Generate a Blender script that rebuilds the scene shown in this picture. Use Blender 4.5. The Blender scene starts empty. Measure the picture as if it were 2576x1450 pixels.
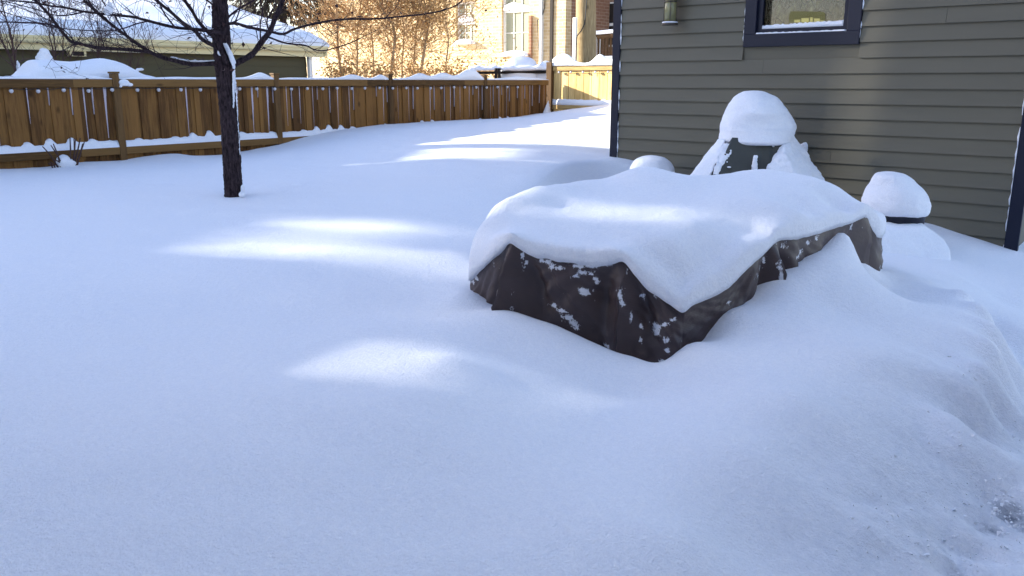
import bpy, bmesh, math, random
import numpy as np
from mathutils import Vector, Matrix, noise as mnoise
random.seed(7); rng = np.random.RandomState(7)
S = bpy.context.scene
R = math.radians
# ---------------------------------------------------------------- camera
F = 2110.0; TH = R(13.83); HD = R(39.8); H = 1.6
cam = bpy.data.cameras.new('camera'); camo = bpy.data.objects.new('camera', cam); S.collection.objects.link(camo)
camo.location = (0, 0, H); camo.rotation_euler = (R(90 - 13.83), 0, R(39.8 - 90))
cam.sensor_width = 36; cam.lens = 36 * F / 2576; cam.clip_start = 0.05; cam.clip_end = 2000
S.camera = camo
# ---------------------------------------------------------------- light
SUN_AZ, SUN_EL = 112.0, 17.0
w = bpy.data.worlds.new('World'); S.world = w; w.use_nodes = True
nt = w.node_tree; bg = nt.nodes['Background']
sky = nt.nodes.new('ShaderNodeTexSky'); sky.sky_type = 'NISHITA'; sky.sun_disc = False
sky.sun_elevation = R(SUN_EL); sky.sun_rotation = R(90 - SUN_AZ)
sky.air_density = 1.0; sky.dust_density = 0.6; sky.ozone_density = 1.0
mx = nt.nodes.new('ShaderNodeMix'); mx.data_type = 'RGBA'; mx.blend_type = 'MULTIPLY'; mx.inputs[0].default_value = 1
nt.links.new(sky.outputs[0], mx.inputs[6]); mx.inputs[7].default_value = (1.09, 1.0, 1.06, 1)      # slightly milky winter sky
nt.links.new(mx.outputs[2], bg.inputs[0]); bg.inputs[1].default_value = 0.12
sl = bpy.data.lights.new('sun', 'SUN'); sl.energy = 5.0; sl.angle = R(0.7); sl.color = (1, 0.93, 0.80)
so = bpy.data.objects.new('sun', sl); S.collection.objects.link(so)
SV = Vector((math.cos(R(SUN_AZ)) * math.cos(R(SUN_EL)), math.sin(R(SUN_AZ)) * math.cos(R(SUN_EL)), math.sin(R(SUN_EL))))
so.rotation_euler = SV.to_track_quat('Z', 'Y').to_euler(); so.location = (0, 0, 20)
S.view_settings.view_transform = 'Standard'; S.view_settings.look = 'None'
S.view_settings.gamma = 1; S.view_settings.exposure = 1.95
# ---------------------------------------------------------------- measuring helpers (metres, from surveyed sight lines)
def ray(px, py):
    s = px - 1288; u = 725 - py
    fw = F * math.cos(TH) + u * math.sin(TH); up = u * math.cos(TH) - F * math.sin(TH)
    return s / fw, up / fw
def W(s, f, z): return Vector((f * math.cos(HD) + s * math.sin(HD), f * math.sin(HD) - s * math.cos(HD), z))
def PF(px, py, f): a, b = ray(px, py); return W(a * f, f, H + b * f)
def PZ(px, py, z): a, b = ray(px, py); return PF(px, py, (z - H) / b)
def PX(px, py, X): a, b = ray(px, py); return PF(px, py, X / W(a, 1, 0)[0])
def PY(px, py, Y): a, b = ray(px, py); return PF(px, py, Y / W(a, 1, 0)[1])
# ---------------------------------------------------------------- materials
def mat(name, col, rough=0.6, metal=0.0, spec=0.3):
    m = bpy.data.materials.new(name); m.use_nodes = True
    b = m.node_tree.nodes['Principled BSDF']
    b.inputs['Base Color'].default_value = (*col, 1); b.inputs['Roughness'].default_value = rough
    b.inputs['Metallic'].default_value = metal; b.inputs['Specular IOR Level'].default_value = spec
    return m
def N(m, t, **k):
    n = m.node_tree.nodes.new(t)
    for a, v in k.items():
        if hasattr(n, a): setattr(n, a, v)
        else: n.inputs[a].default_value = v
    return n
def L(m, a, b): m.node_tree.links.new(a, b)
def B(m): return m.node_tree.nodes['Principled BSDF']
def coords(m, scale=(1, 1, 1), rot=(0, 0, 0)):
    g = N(m, 'ShaderNodeNewGeometry'); mp = N(m, 'ShaderNodeMapping')
    mp.inputs['Scale'].default_value = scale; mp.inputs['Rotation'].default_value = rot
    L(m, g.outputs['Position'], mp.inputs['Vector']); return mp.outputs[0]
def noi(m, vec, scale, detail=4, rough=0.55):
    n = N(m, 'ShaderNodeTexNoise'); n.inputs['Scale'].default_value = scale
    n.inputs['Detail'].default_value = detail; n.inputs['Roughness'].default_value = rough
    L(m, vec, n.inputs['Vector']); return n.outputs[0]
def ramp(m, f, stops):
    r = N(m, 'ShaderNodeValToRGB'); e = r.color_ramp.elements
    while len(e) < len(stops): e.new(0.5)
    for el, (p, c) in zip(e, stops): el.position = p; el.color = (*c, 1) if len(c) == 3 else c
    L(m, f, r.inputs[0]); return r.outputs[0]
def mixc(m, fac, a, b, mode='MIX'):
    x = N(m, 'ShaderNodeMix'); x.data_type = 'RGBA'; x.blend_type = mode
    for sock, v in ((x.inputs[0], fac), (x.inputs[6], a), (x.inputs[7], b)):
        if hasattr(v, 'links') or hasattr(v, 'is_linked'): L(m, v, sock)
        else: sock.default_value = v if not isinstance(v, tuple) else (*v, 1)
    return x.outputs[2]
def mth(m, op, a, b=0.0, clamp=False):
    x = N(m, 'ShaderNodeMath'); x.operation = op; x.use_clamp = clamp
    for i, v in enumerate((a, b)):
        if hasattr(v, 'is_linked'): L(m, v, x.inputs[i])
        else: x.inputs[i].default_value = v
    return x.outputs[0]
def bump(m, h, strength=0.3, dist=0.01, prev=None):
    b = N(m, 'ShaderNodeBump'); b.inputs['Strength'].default_value = strength; b.inputs['Distance'].default_value = dist
    L(m, h, b.inputs['Height'])
    if prev is not None: L(m, prev, b.inputs['Normal'])
    L(m, b.outputs[0], B(m).inputs['Normal']); return b.outputs[0]
def snow_mat(name, fine=1.0):
    m = mat(name, (0.86, 0.885, 0.93), 0.75, 0, 0.25)
    v = coords(m)
    a = noi(m, v, 260, 3, 0.7); b_ = noi(m, v, 45, 4, 0.6); c = noi(m, v, 7, 3)
    p = bump(m, c, 0.35, 0.02); p = bump(m, b_, 0.6 * fine, 0.010, p); d_ = noi(m, v, 110, 3, 0.7); p = bump(m, d_, 0.8 * fine, 0.006, p); bump(m, a, 0.7 * fine, 0.003, p)
    col = mixc(m, ramp(m, b_, [(0.35, (0.0,) * 3), (0.7, (1.0,) * 3)]), (0.83, 0.86, 0.915), (0.88, 0.90, 0.94))
    gr_ = noi(m, v, 150, 2, 0.8); col = mixc(m, 1.0, col, ramp(m, gr_, [(0.3, (.91, .91, .915)), (0.6, (1, 1, 1))]), 'MULTIPLY')
    L(m, col, B(m).inputs['Base Color'])
    # ice crystals: tiny facets that glint in the sun
    vo = N(m, 'ShaderNodeTexVoronoi'); vo.inputs['Scale'].default_value = 120; L(m, v, vo.inputs['Vector'])
    lt = mth(m, 'LESS_THAN', vo.outputs['Distance'], 0.16)
    sp = N(m, 'ShaderNodeSeparateColor'); L(m, vo.outputs['Color'], sp.inputs[0])
    pick = mth(m, 'MULTIPLY', lt, mth(m, 'GREATER_THAN', sp.outputs[0], 0.965))
    rr = mth(m, 'SUBTRACT', 0.75, mth(m, 'MULTIPLY', pick, 0.45)); L(m, rr, B(m).inputs['Roughness'])
    L(m, mth(m, 'ADD', 0.25, mth(m, 'MULTIPLY', pick, 0.75)), B(m).inputs['Specular IOR Level'])
    return m
M_frost = mat('frost', (0.50, 0.45, 0.50), 0.8)
M_snow = snow_mat('snow'); M_snow2 = snow_mat('settled_snow', 0.8)
def ground_mat():
    m = snow_mat('yard_snow')
    at = N(m, 'ShaderNodeAttribute'); at.attribute_name = 'trodden'
    v = coords(m); n1 = noi(m, v, 22, 6, 0.75); n2 = noi(m, v, 5, 2)
    f = mth(m, 'MULTIPLY', at.outputs['Fac'], mth(m, 'ADD', mth(m, 'MULTIPLY', n1, 1.3), mth(m, 'MULTIPLY', n2, 0.5)))
    f = ramp(m, f, [(0.60, (0, 0, 0)), (1.0, (1, 1, 1))])
    old = B(m).inputs['Base Color'].links[0].from_socket
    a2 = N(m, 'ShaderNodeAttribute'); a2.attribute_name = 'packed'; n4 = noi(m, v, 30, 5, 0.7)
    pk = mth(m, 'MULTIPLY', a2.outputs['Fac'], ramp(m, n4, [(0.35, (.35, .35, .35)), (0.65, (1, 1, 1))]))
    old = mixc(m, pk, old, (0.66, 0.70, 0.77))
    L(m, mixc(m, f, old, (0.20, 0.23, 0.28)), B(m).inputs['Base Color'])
    return m
M_ground = ground_mat()
def wood_mat(name, c1, c2, along='Z', pitch=0.128, axis=0):
    m = mat(name, c1, 0.75, 0, 0.2)
    sc = {'Z': (14, 14, 1.1), 'X': (1.1, 14, 14), 'Y': (14, 1.1, 14)}[along]
    v = coords(m, sc); g = noi(m, v, 3.0, 6, 0.65)
    g2 = noi(m, coords(m, (1, 1, 1)), 1.7, 2)
    geo = N(m, 'ShaderNodeNewGeometry'); sx = N(m, 'ShaderNodeSeparateXYZ'); L(m, geo.outputs['Position'], sx.inputs[0])
    wn = N(m, 'ShaderNodeTexWhiteNoise'); wn.noise_dimensions = '1D'
    L(m, mth(m, 'FLOOR', mth(m, 'DIVIDE', sx.outputs[axis], pitch)), wn.inputs['W'])
    f = mth(m, 'ADD', mth(m, 'MULTIPLY', g, 0.65), mth(m, 'MULTIPLY', wn.outputs['Value'], 0.38))
    f = mth(m, 'ADD', f, mth(m, 'MULTIPLY', g2, 0.22))
    col = ramp(m, f, [(0.25, tuple(x * 0.55 for x in c2)), (0.5, c2), (0.68, c1), (0.9, tuple(min(1, x * 1.25) for x in c1))])
    kv = N(m, 'ShaderNodeTexVoronoi'); kv.inputs['Scale'].default_value = 1.0
    ks = {'Z': (5, 5, 2.6), 'X': (2.2, 6, 6), 'Y': (6, 2.2, 6)}[along]
    L(m, coords(m, ks), kv.inputs['Vector'])
    kn = ramp(m, kv.outputs['Distance'], [(0.06, (1, 1, 1)), (0.16, (0, 0, 0))])
    col = mixc(m, mth(m, 'MULTIPLY', kn, 0.65), col, tuple(x * 0.22 for x in c2))
    L(m, col, B(m).inputs['Base Color']); bump(m, g, 0.35, 0.006); return m
M_fence = wood_mat('fence_cedar', (0.205, 0.100, 0.028), (0.105, 0.048, 0.014))
M_rail = wood_mat('fence_rail_cedar', (0.170, 0.092, 0.030), (0.10, 0.052, 0.017), 'X', 2.4)
M_fence_s = wood_mat('side_fence_cedar', (0.74, 0.52, 0.22), (0.56, 0.36, 0.13), 'Z', 0.2, 1)  # same cedar, lightened in colour for the sunlight on this fence
M_rail_s = wood_mat('side_fence_rail', (0.66, 0.46, 0.20), (0.50, 0.33, 0.13), 'Y', 2.4, 1)  # rail copy, likewise lightened for sunlight
M_post = wood_mat('fence_post_cedar', (0.145, 0.080, 0.030), (0.085, 0.045, 0.017), 'Z', 9)
M_pole = wood_mat('pole_wood', (0.46, 0.36, 0.20), (0.28, 0.20, 0.10), 'Z', 9)
def siding_mat(name, c):
    m = mat(name, c, 0.55, 0, 0.35)
    n = noi(m, coords(m, (1, 1, 5)), 1.2, 3); n2 = noi(m, coords(m, (30, 3, 30)), 4, 4)
    L(m, mixc(m, n, tuple(x * 0.86 for x in c), tuple(x * 1.12 for x in c)), B(m).inputs['Base Color'])
    bump(m, n2, 0.12, 0.003); return m
M_side = siding_mat('olive_siding', (0.120, 0.111, 0.081))
M_nside = siding_mat('neighbour_siding', (0.062, 0.052, 0.018))
M_hside = siding_mat('house_siding', (0.21, 0.22, 0.24))
M_navy = mat('navy_trim', (0.0055, 0.008, 0.023), 0.5, 0, 0.3)
M_cream = mat('cream_fascia', (0.72, 0.62, 0.34), 0.5)
M_white = mat('white_paint', (0.80, 0.78, 0.72), 0.5)
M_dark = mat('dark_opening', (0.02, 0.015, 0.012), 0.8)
M_glass = mat('dark_glass', (0.03, 0.03, 0.025), 0.06, 0, 0.8)
def reflection_panel():  # mottled browns and dark branch lines paint trees reflected in the pane
    m = mat('painted_reflection', (0.1, 0.08, 0.04), 0.07, 0, 0.6)
    v = coords(m); n = noi(m, v, 5, 6, 0.7)
    n = noi(m, coords(m, (1, 2.2, 1.2)), 3.2, 7, 0.72); c = ramp(m, n, [(0.38, (0.010, 0.007, 0.006)), (0.5, (0.028, 0.020, 0.010)), (0.60, (0.055, 0.050, 0.022)), (0.72, (0.13, 0.13, 0.07))])
    vv = N(m, 'ShaderNodeTexVoronoi'); vv.feature = 'DISTANCE_TO_EDGE'; vv.inputs['Scale'].default_value = 7; L(m, coords(m, (1, 1.6, .7), (.5, 0, 0)), vv.inputs['Vector'])
    c = mixc(m, ramp(m, vv.outputs[0], [(0.02, (1, 1, 1)), (0.05, (0, 0, 0))]), c, (0.012, 0.008, 0.006))
    L(m, c, B(m).inputs['Base Color']); return m
M_reflect = reflection_panel()
M_refl_dim = mat('dim_reflection', (0.045, 0.04, 0.014), 0.6); B(M_refl_dim).inputs['Emission Color'].default_value = (0.55, 0.55, 0.16, 1); B(M_refl_dim).inputs['Emission Strength'].default_value = 0.035  # glow painted in for the bright reflection on the pane
M_refl_glow = mat('reflected_glow', (0.10, 0.095, 0.03), 0.6); B(M_refl_glow).inputs['Emission Color'].default_value = (0.9, 0.85, 0.35, 1); B(M_refl_glow).inputs['Emission Strength'].default_value = 0.12  # brighter bars of that reflection, also as glow
M_pane = mat('window_pane', (1, 1, 1), 0.03); B(M_pane).inputs['Transmission Weight'].default_value = 1.0; B(M_pane).inputs['IOR'].default_value = 1.12
def bark(name, c1, c2):
    m = mat(name, c1, 0.9, 0, 0.1); v = coords(m, (1, 1, 0.22)); n = noi(m, v, 60, 5, 0.7)
    L(m, ramp(m, n, [(0.38, c2), (0.62, c1)]), B(m).inputs['Base Color']); bump(m, n, 0.9, 0.02); return m
M_bark = bark('dark_bark', (0.060, 0.042, 0.046), (0.012, 0.008, 0.010))
M_twig = mat('twig_bark', (0.034, 0.021, 0.028), 0.85, 0, 0.15)
M_shrub = mat('shrub_bark', (0.075, 0.045, 0.040), 0.85, 0, 0.15)
M_pale = bark('pale_sapling_bark', (0.52, 0.40, 0.26), (0.20, 0.13, 0.07))
M_tan = mat('tan_twigs', (0.34, 0.21, 0.10), 0.85)
M_leaf = mat('dry_leaf', (0.50, 0.29, 0.10), 0.7)
M_leafd = mat('brown_leaf', (0.06, 0.03, 0.03), 0.8)
M_need = mat('evergreen_needles', (0.045, 0.035, 0.018), 0.8)
def brick_mat(name, a, b, mort):
    m = mat(name, a, 0.85, 0, 0.15)
    g = N(m, 'ShaderNodeNewGeometry'); sx = N(m, 'ShaderNodeSeparateXYZ'); L(m, g.outputs['Position'], sx.inputs[0])
    cb = N(m, 'ShaderNodeCombineXYZ'); L(m, mth(m, 'ADD', sx.outputs[0], sx.outputs[1]), cb.inputs[0]); L(m, sx.outputs[2], cb.inputs[1])
    t = N(m, 'ShaderNodeTexBrick'); t.inputs['Scale'].default_value = 1; t.inputs['Brick Width'].default_value = 0.29
    t.inputs['Row Height'].default_value = 0.10; t.inputs['Mortar Size'].default_value = 0.012
    t.inputs['Color1'].default_value = (*a, 1); t.inputs['Color2'].default_value = (*b, 1); t.inputs['Mortar'].default_value = (*mort, 1)
    L(m, cb.outputs[0], t.inputs['Vector'])
    n = noi(m, coords(m), 2.5, 4); L(m, mixc(m, n, t.outputs[0], tuple(x * 0.8 for x in b)), B(m).inputs['Base Color'])
    bump(m, t.outputs['Fac'], -0.4, 0.01); return m
M_brick = brick_mat('buff_brick', (0.84, 0.66, 0.37), (0.60, 0.41, 0.21), (0.90, 0.79, 0.56))
M_brick2 = brick_mat('old_red_brick', (0.34, 0.19, 0.12), (0.26, 0.13, 0.08), (0.42, 0.33, 0.24))
def fabric(name, c, snowy=True):
    m = mat(name, c, 0.50, 0, 0.45)
    v = coords(m); wv = N(m, 'ShaderNodeTexWave'); wv.bands_direction = 'Z'; wv.inputs['Scale'].default_value = 40; L(m, v, wv.inputs['Vector'])
    n = noi(m, v, 9, 4)
    base = mixc(m, n, tuple(x * 0.75 for x in c), tuple(x * 1.3 for x in c))
    if snowy:
        n1 = noi(m, coords(m, (1, 1, 0.55), (0.3, 0.2, 0)), 12, 6, 0.66); n2 = noi(m, v, 2.9, 2)
        f = mth(m, 'ADD', mth(m, 'MULTIPLY', n1, 0.75), mth(m, 'MULTIPLY', n2, 0.35))
        f = ramp(m, f, [(0.68, (0, 0, 0)), (0.71, (1, 1, 1))])
        at = N(m, 'ShaderNodeAttribute'); at.attribute_name = 'frosted'; n3 = noi(m, v, 55, 5, 0.75)
        f2 = ramp(m, mth(m, 'ADD', mth(m, 'MULTIPLY', at.outputs['Fac'], 0.42), mth(m, 'MULTIPLY', n3, 1.25)), [(0.86, (0, 0, 0)), (0.93, (1, 1, 1))])
        f = mth(m, 'MAXIMUM', f, f2)
        base = mixc(m, mth(m, 'MULTIPLY', f, 0.85), base, (0.75, 0.78, 0.84))
    L(m, base, B(m).inputs['Base Color']); p = bump(m, n, 0.25, 0.02); bump(m, wv.outputs[0], 0.18, 0.002, p); return m
M_cover = fabric('brown_cover_cloth', (0.050, 0.034, 0.035))
M_gcover = fabric('grey_green_cover_cloth', (0.040, 0.044, 0.038), False)
M_bulb = mat('frosted_bulb', (0.55, 0.55, 0.58), 0.5)
M_cord = mat('black_cord', (0.02, 0.02, 0.02), 0.7)
M_brass = mat('aged_metal', (0.10, 0.085, 0.07), 0.45, 0.6)
M_lglass = mat('ribbed_lamp_glass', (0.22, 0.21, 0.10), 0.2, 0, 0.6)
M_pot = mat('dark_planter', (0.02, 0.022, 0.035), 0.5)
M_shingle = mat('shingle', (0.10, 0.09, 0.08), 0.9)
# ---------------------------------------------------------------- mesh helpers
def link(o): S.collection.objects.link(o); return o
def mesh(name, verts, faces, m, parent=None, smooth=False):
    me = bpy.data.meshes.new(name); me.from_pydata([tuple(v) for v in verts], [], faces); me.update()
    if m: me.materials.append(m)
    if smooth: me.polygons.foreach_set('use_smooth', [True] * len(me.polygons))
    o = link(bpy.data.objects.new(name, me))
    if parent is not None: o.parent = parent; o.matrix_parent_inverse = Matrix.Translation(-parent.location)
    return o
def tag(o, label=None, cat=None, group=None, kind=None):
    for k, v in (('label', label), ('category', cat), ('group', group), ('kind', kind)):
        if v: o[k] = v
    return o
def empty(name, loc, label, cat, group=None):
    o = link(bpy.data.objects.new(name, None)); o.location = loc; o.empty_display_size = 0.2
    return tag(o, label, cat, group)
class MB:
    def __init__(s): s.v = []; s.f = []
    def add(s, vs, fs):
        n = len(s.v); s.v += [Vector(v) for v in vs]; s.f += [tuple(i + n for i in f) for f in fs]
    def box(s, x0, x1, y0, y1, z0, z1):
        s.add([(x0, y0, z0), (x1, y0, z0), (x1, y1, z0), (x0, y1, z0), (x0, y0, z1), (x1, y0, z1), (x1, y1, z1), (x0, y1, z1)],
              [(0, 3, 2, 1), (4, 5, 6, 7), (0, 1, 5, 4), (1, 2, 6, 5), (2, 3, 7, 6), (3, 0, 4, 7)])
    def tube(s, pts, rad, n=6, cap=True):
        pts = [Vector(p) for p in pts]; rings = []
        up = Vector((0.13, 0.21, 0.97)); prev = None
        for i, p in enumerate(pts):
            d = (pts[min(i + 1, len(pts) - 1)] - pts[max(i - 1, 0)])
            if d.length < 1e-9: d = Vector((0, 0, 1))
            d.normalize()
            a = prev - d * prev.dot(d) if prev is not None else (up.cross(d) if abs(up.dot(d)) < 0.97 else Vector((1, 0, 0)).cross(d))
            if a.length < 1e-6: a = Vector((1, 0, 0)).cross(d)
            a.normalize(); prev = a; b = d.cross(a); r = rad[i] if hasattr(rad, '__len__') else rad
            rings.append([p + a * (r * math.cos(t * 2 * math.pi / n)) + b * (r * math.sin(t * 2 * math.pi / n)) for t in range(n)])
        vs = [v for r_ in rings for v in r_]; fs = []
        for i in range(len(rings) - 1):
            for t in range(n):
                u = (t + 1) % n; fs.append((i * n + t, i * n + u, (i + 1) * n + u, (i + 1) * n + t))
        if cap: fs.append(tuple(range(n))[::-1]); fs.append(tuple((len(rings) - 1) * n + t for t in range(n)))
        s.add(vs, fs)
    def lathe(s, c, prof, n=24):
        vs = []; fs = []
        for r, z in prof: vs += [(c[0] + r * math.cos(t * 2 * math.pi / n), c[1] + r * math.sin(t * 2 * math.pi / n), c[2] + z) for t in range(n)]
        for i in range(len(prof) - 1):
            for t in range(n):
                u = (t + 1) % n; fs.append((i * n + t, i * n + u, (i + 1) * n + u, (i + 1) * n + t))
        fs.append(tuple(range(n))[::-1]); fs.append(tuple((len(prof) - 1) * n + t for t in range(n)))
        s.add(vs, fs)
    def build(s, name, m, parent=None, smooth=False):
        o = mesh(name, s.v, s.f, m, parent, smooth)
        if getattr(s, 'alt', None):
            k0, m2 = s.alt; o.data.materials.append(m2)
            for i in range(k0, len(s.f)): o.data.polygons[i].material_index = 1
        return o
def bevel(o, wd, seg=2):
    b = o.modifiers.new('bevel', 'BEVEL'); b.width = wd; b.segments = seg; b.limit_method = 'ANGLE'; return o
def spline(pts, n=8):                       # Catmull-Rom through points (any dimension)
    P = [np.array(p, float) for p in pts]; out = []
    P = [2 * P[0] - P[1]] + P + [2 * P[-1] - P[-2]]
    for i in range(1, len(P) - 2):
        for k in range(n):
            t = k / n; a, b, c, d = P[i - 1:i + 3]
            out.append(0.5 * ((2 * b) + (-a + c) * t + (2 * a - 5 * b + 4 * c - d) * t * t + (-a + 3 * b - 3 * c + d) * t ** 3))
    out.append(P[-2]); return out
def blob(name, shapes, m, parent=None, voxel=0.02, smooth=6, disp=0.02, dscale=0.15):
    """lumps of snow: ellipsoids / prisms fused into one smooth skin"""
    mb = MB()
    for sh in shapes:
        if sh[0] == 'e':
            _, c, r = sh[:3]; bm = bmesh.new(); bmesh.ops.create_icosphere(bm, subdivisions=4, radius=1)
            rz = Matrix.Rotation(sh[3] if len(sh) > 3 else 0, 3, 'Z')
            mb.add([Vector(c) + rz @ Vector((v.co.x * r[0], v.co.y * r[1], v.co.z * r[2])) for v in bm.verts], [tuple(v.index for v in f.verts) for f in bm.faces]); bm.free()
        else:                                # 'h' = convex hull of points
            bm = bmesh.new(); [bm.verts.new(p) for p in sh[1]]; r_ = bmesh.ops.convex_hull(bm, input=bm.verts)
            bmesh.ops.delete(bm, geom=[g for g in r_['geom_interior'] if isinstance(g, bmesh.types.BMVert)], context='VERTS')
            bmesh.ops.recalc_face_normals(bm, faces=bm.faces); bm.verts.index_update()
            mb.add([v.co.copy() for v in bm.verts], [tuple(v.index for v in f.verts) for f in bm.faces]); bm.free()
    o = mb.build(name, m, parent)
    r = o.modifiers.new('skin', 'REMESH'); r.mode = 'VOXEL'; r.voxel_size = voxel; r.use_smooth_shade = True
    s_ = o.modifiers.new('soften', 'SMOOTH'); s_.iterations = smooth; s_.factor = 0.6
    if disp:
        t = bpy.data.textures.new(name, 'CLOUDS'); t.noise_scale = dscale
        d = o.modifiers.new('lumps', 'DISPLACE'); d.texture = t; d.strength = disp; d.texture_coords = 'GLOBAL'; d.mid_level = 0.5
    return o
# ---------------------------------------------------------------- smooth surfaces through measured points
class TPS:
    def __init__(s, pts, reg=1e-3, beta=1.5):
        s.beta = beta
        P = np.array([[p[0], p[1]] for p in pts]); z = np.array([p[2] for p in pts]); n = len(P)
        K = s.k(np.linalg.norm(P[:, None] - P[None], axis=2)) - reg * np.eye(n)
        A = np.zeros((n + 3, n + 3)); A[:n, :n] = K; A[:n, n] = 1; A[:n, n + 1:] = P; A[n, :n] = 1; A[n + 1:, :n] = P.T
        s.P = P; s.c = np.linalg.solve(A, np.concatenate([z, np.zeros(3)]))
    def k(s, r): return -(np.sqrt(r * r + .0025) ** s.beta)
    def __call__(s, x, y):
        x = np.asarray(x, float); y = np.asarray(y, float); sh = x.shape; x = x.ravel(); y = y.ravel(); out = np.empty(len(x)); n = len(s.P)
        for i in range(0, len(x), 20000):
            X = x[i:i + 20000]; Y = y[i:i + 20000]
            r = np.sqrt((X[:, None] - s.P[None, :, 0]) ** 2 + (Y[:, None] - s.P[None, :, 1]) ** 2)
            out[i:i + 20000] = s.k(r) @ s.c[:n] + s.c[n] + s.c[n + 1] * X + s.c[n + 2] * Y
        return out.reshape(sh)
def vnoise(x, y, seed=0):
    xi = np.floor(x).astype(int); yi = np.floor(y).astype(int); fx = x - xi; fy = y - yi
    fx = fx * fx * (3 - 2 * fx); fy = fy * fy * (3 - 2 * fy)
    def h(a, b): q = np.sin(a * 127.1 + b * 311.7 + seed * 74.7) * 43758.5453; return q - np.floor(q)
    return (h(xi, yi) * (1 - fx) + h(xi + 1, yi) * fx) * (1 - fy) + (h(xi, yi + 1) * (1 - fx) + h(xi + 1, yi + 1) * fx) * fy - 0.5
G = []
def g(px, py, z): G.append(tuple(PZ(px, py, z)))
def gxy(x, y, z): G.append((x, y, z))
def gf(px, py, f): G.append(tuple(PF(px, py, f)))
for px, py in [(-300, 436), (-120, 428), (0, 425), (115, 419), (214, 407), (297, 404), (379, 392), (445, 387), (478, 391), (560, 388), (610, 381), (692, 366), (758, 346), (818, 333), (953, 315), (1052, 308), (1184, 301), (1299, 295), (1348, 287), (1378, 285)]:
    p = PY(px, py, 11.2); G.append(tuple(p))
for px, py in [(1395, 283), (1440, 275), (1497, 267), (1546, 262)]: G.append(tuple(PX(px, py, 14.75)))
for q in [(300, 470, .56), (60, 480, .56), (588, 495, .55), (480, 493, .55), (700, 480, .57), (850, 420, .63), (1000, 370, .74), (1150, 345, .80), (1300, 335, .83), (1450, 330, .86), (1540, 340, .84),
          (1100, 405, .74), (1250, 400, .76), (1400, 399, .76), (1480, 398, .74), (1545, 398, .73), (1250, 370, .79), (1450, 365, .80), (900, 460, .62), (1050, 470, .665), (1180, 480, .655), (1050, 505, .62), (1200, 440, .70), (1280, 440, .70),
          (1000, 440, .665), (200, 560, .55), (500, 600, .56), (800, 560, .57), (900, 590, .585), (1100, 560, .58), (1150, 640, .60), (1050, 650, .59), (1080, 690, .55), (800, 680, .57), (600, 690, .565), (620, 740, .53), (850, 740, .53), (1080, 760, .50),
          (150, 800, .52), (500, 900, .51), (900, 850, .52), (1050, 900, .535), (1120, 900, .54), (1190, 900, .50), (1250, 900, .47), (1100, 1010, .535), (1180, 1040, .50), (1400, 1000, .42), (1600, 1000, .37),
          (100, 1200, .52), (500, 1300, .52), (900, 1300, .50), (1300, 1350, .46), (1700, 1350, .44), (1500, 1150, .42),
          (1800, 950, .43), (1950, 850, .47), (2100, 780, .50), (2000, 1000, .46), (2200, 900, .46), (1900, 1150, .43), (2080, 1180, .36), (2300, 780, .45), (2400, 760, .40), (2380, 900, .37), (2300, 1000, .35), (2200, 1150, .33), (2200, 1350, .29), (1900, 1400, .34),
          (2560, 830, .16), (2560, 920, .17), (2570, 1050, .18), (2480, 1120, .20), (2450, 1230, .19), (2560, 1250, .17), (2400, 1370, .20), (2560, 1420, .17), (2250, 1430, .25),
          (2210, 690, .46), (2280, 708, .40), (2370, 722, .36), (2260, 745, .46), (2420, 700, .25), (2500, 700, .14), (2560, 690, .11), (2440, 640, .20), (2520, 760, .11), (2300, 695, .36), (2230, 700, .42), (2160, 690, .49), (2200, 720, .46)]: g(*q)
for x, y, z in [(8.40, 5.15, .70), (7.9, 4.85, .70), (7.7, 4.4, .60), (8.45, 4.3, .42), (7.0, 4.5, .62), (6.6, 4.3, .60), (6.0, 4.1, .52), (7.5, 3.4, .35), (8.4, 3.2, .35), (6.3, 3.2, .38), (7.35, 5.0, .71), (6.75, 4.7, .66), (6.25, 4.4, .58),
                (8.45, 2.6, .34), (7.4, 2.5, .33), (8.0, 1.2, .12), (10, 0, .1), (8, -1, .1), (5, -1, .1), (3, -2, .12), (1, -2, .15), (-1, -2, .2), (-2, 2, .5), (-2, 6, .52), (0, 11, .56), (14, 4, .8), (11, 6, .88), (12, 4, .8), (14, 7, .95), (11.5, 8, .9), (12.5, 9.8, .95), (6.3, 2.0, .33)]: gxy(x, y, z)
for px, py in [(2335, 562), (2400, 582), (2465, 603), (2533, 625)]: G.append(tuple(PX(px, py, 8.47)))
for x, y, z in [(9.5, 1.0, .12)]: gxy(x, y, z)
for q in [(1170, 735, 4.2), (1190, 776, 4.0), (1280, 783, 3.87), (1400, 820, 3.80), (1500, 866, 3.74), (1600, 901, 3.68), (1650, 914, 3.64), (1728, 868, 3.70), (1832, 790, 3.9), (1885, 762, 4.04), (1955, 704, 4.2), (2012, 674, 4.35), (2062, 645, 4.5), (2103, 612, 4.68), (2142, 606, 4.8), (2172, 660, 4.98), (2200, 676, 5.12), (2230, 680, 5.5), (2150, 640, 4.8), (1790, 860, 3.75)]: gf(*q)
for px, f, z in [(1330, 3.97, .47), (1400, 3.92, .43), (1500, 3.86, .365), (1560, 3.84, .33), (1620, 3.82, .30), (1690, 3.80, .31), (1600, 3.74, .335), (1660, 3.72, .32), (1560, 3.74, .36)]: a_ = ray(px, 900)[0]; G.append((*W(a_ * f, f, 0)[:2], z))
for s, f in [(.5, 4.4), (1.2, 4.8), (.3, 4.3), (.8, 4.2), (1.7, 5.1), (.9, 4.9)]: G.append((*W(s, f, 0)[:2], .33))
for q in [(1400, 405, .75), (1345, 445, .69), (1322, 478, .63), (1480, 402, .74), (1440, 404, .745), (1370, 425, .72), (1330, 462, .66)]: g(*q)
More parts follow.
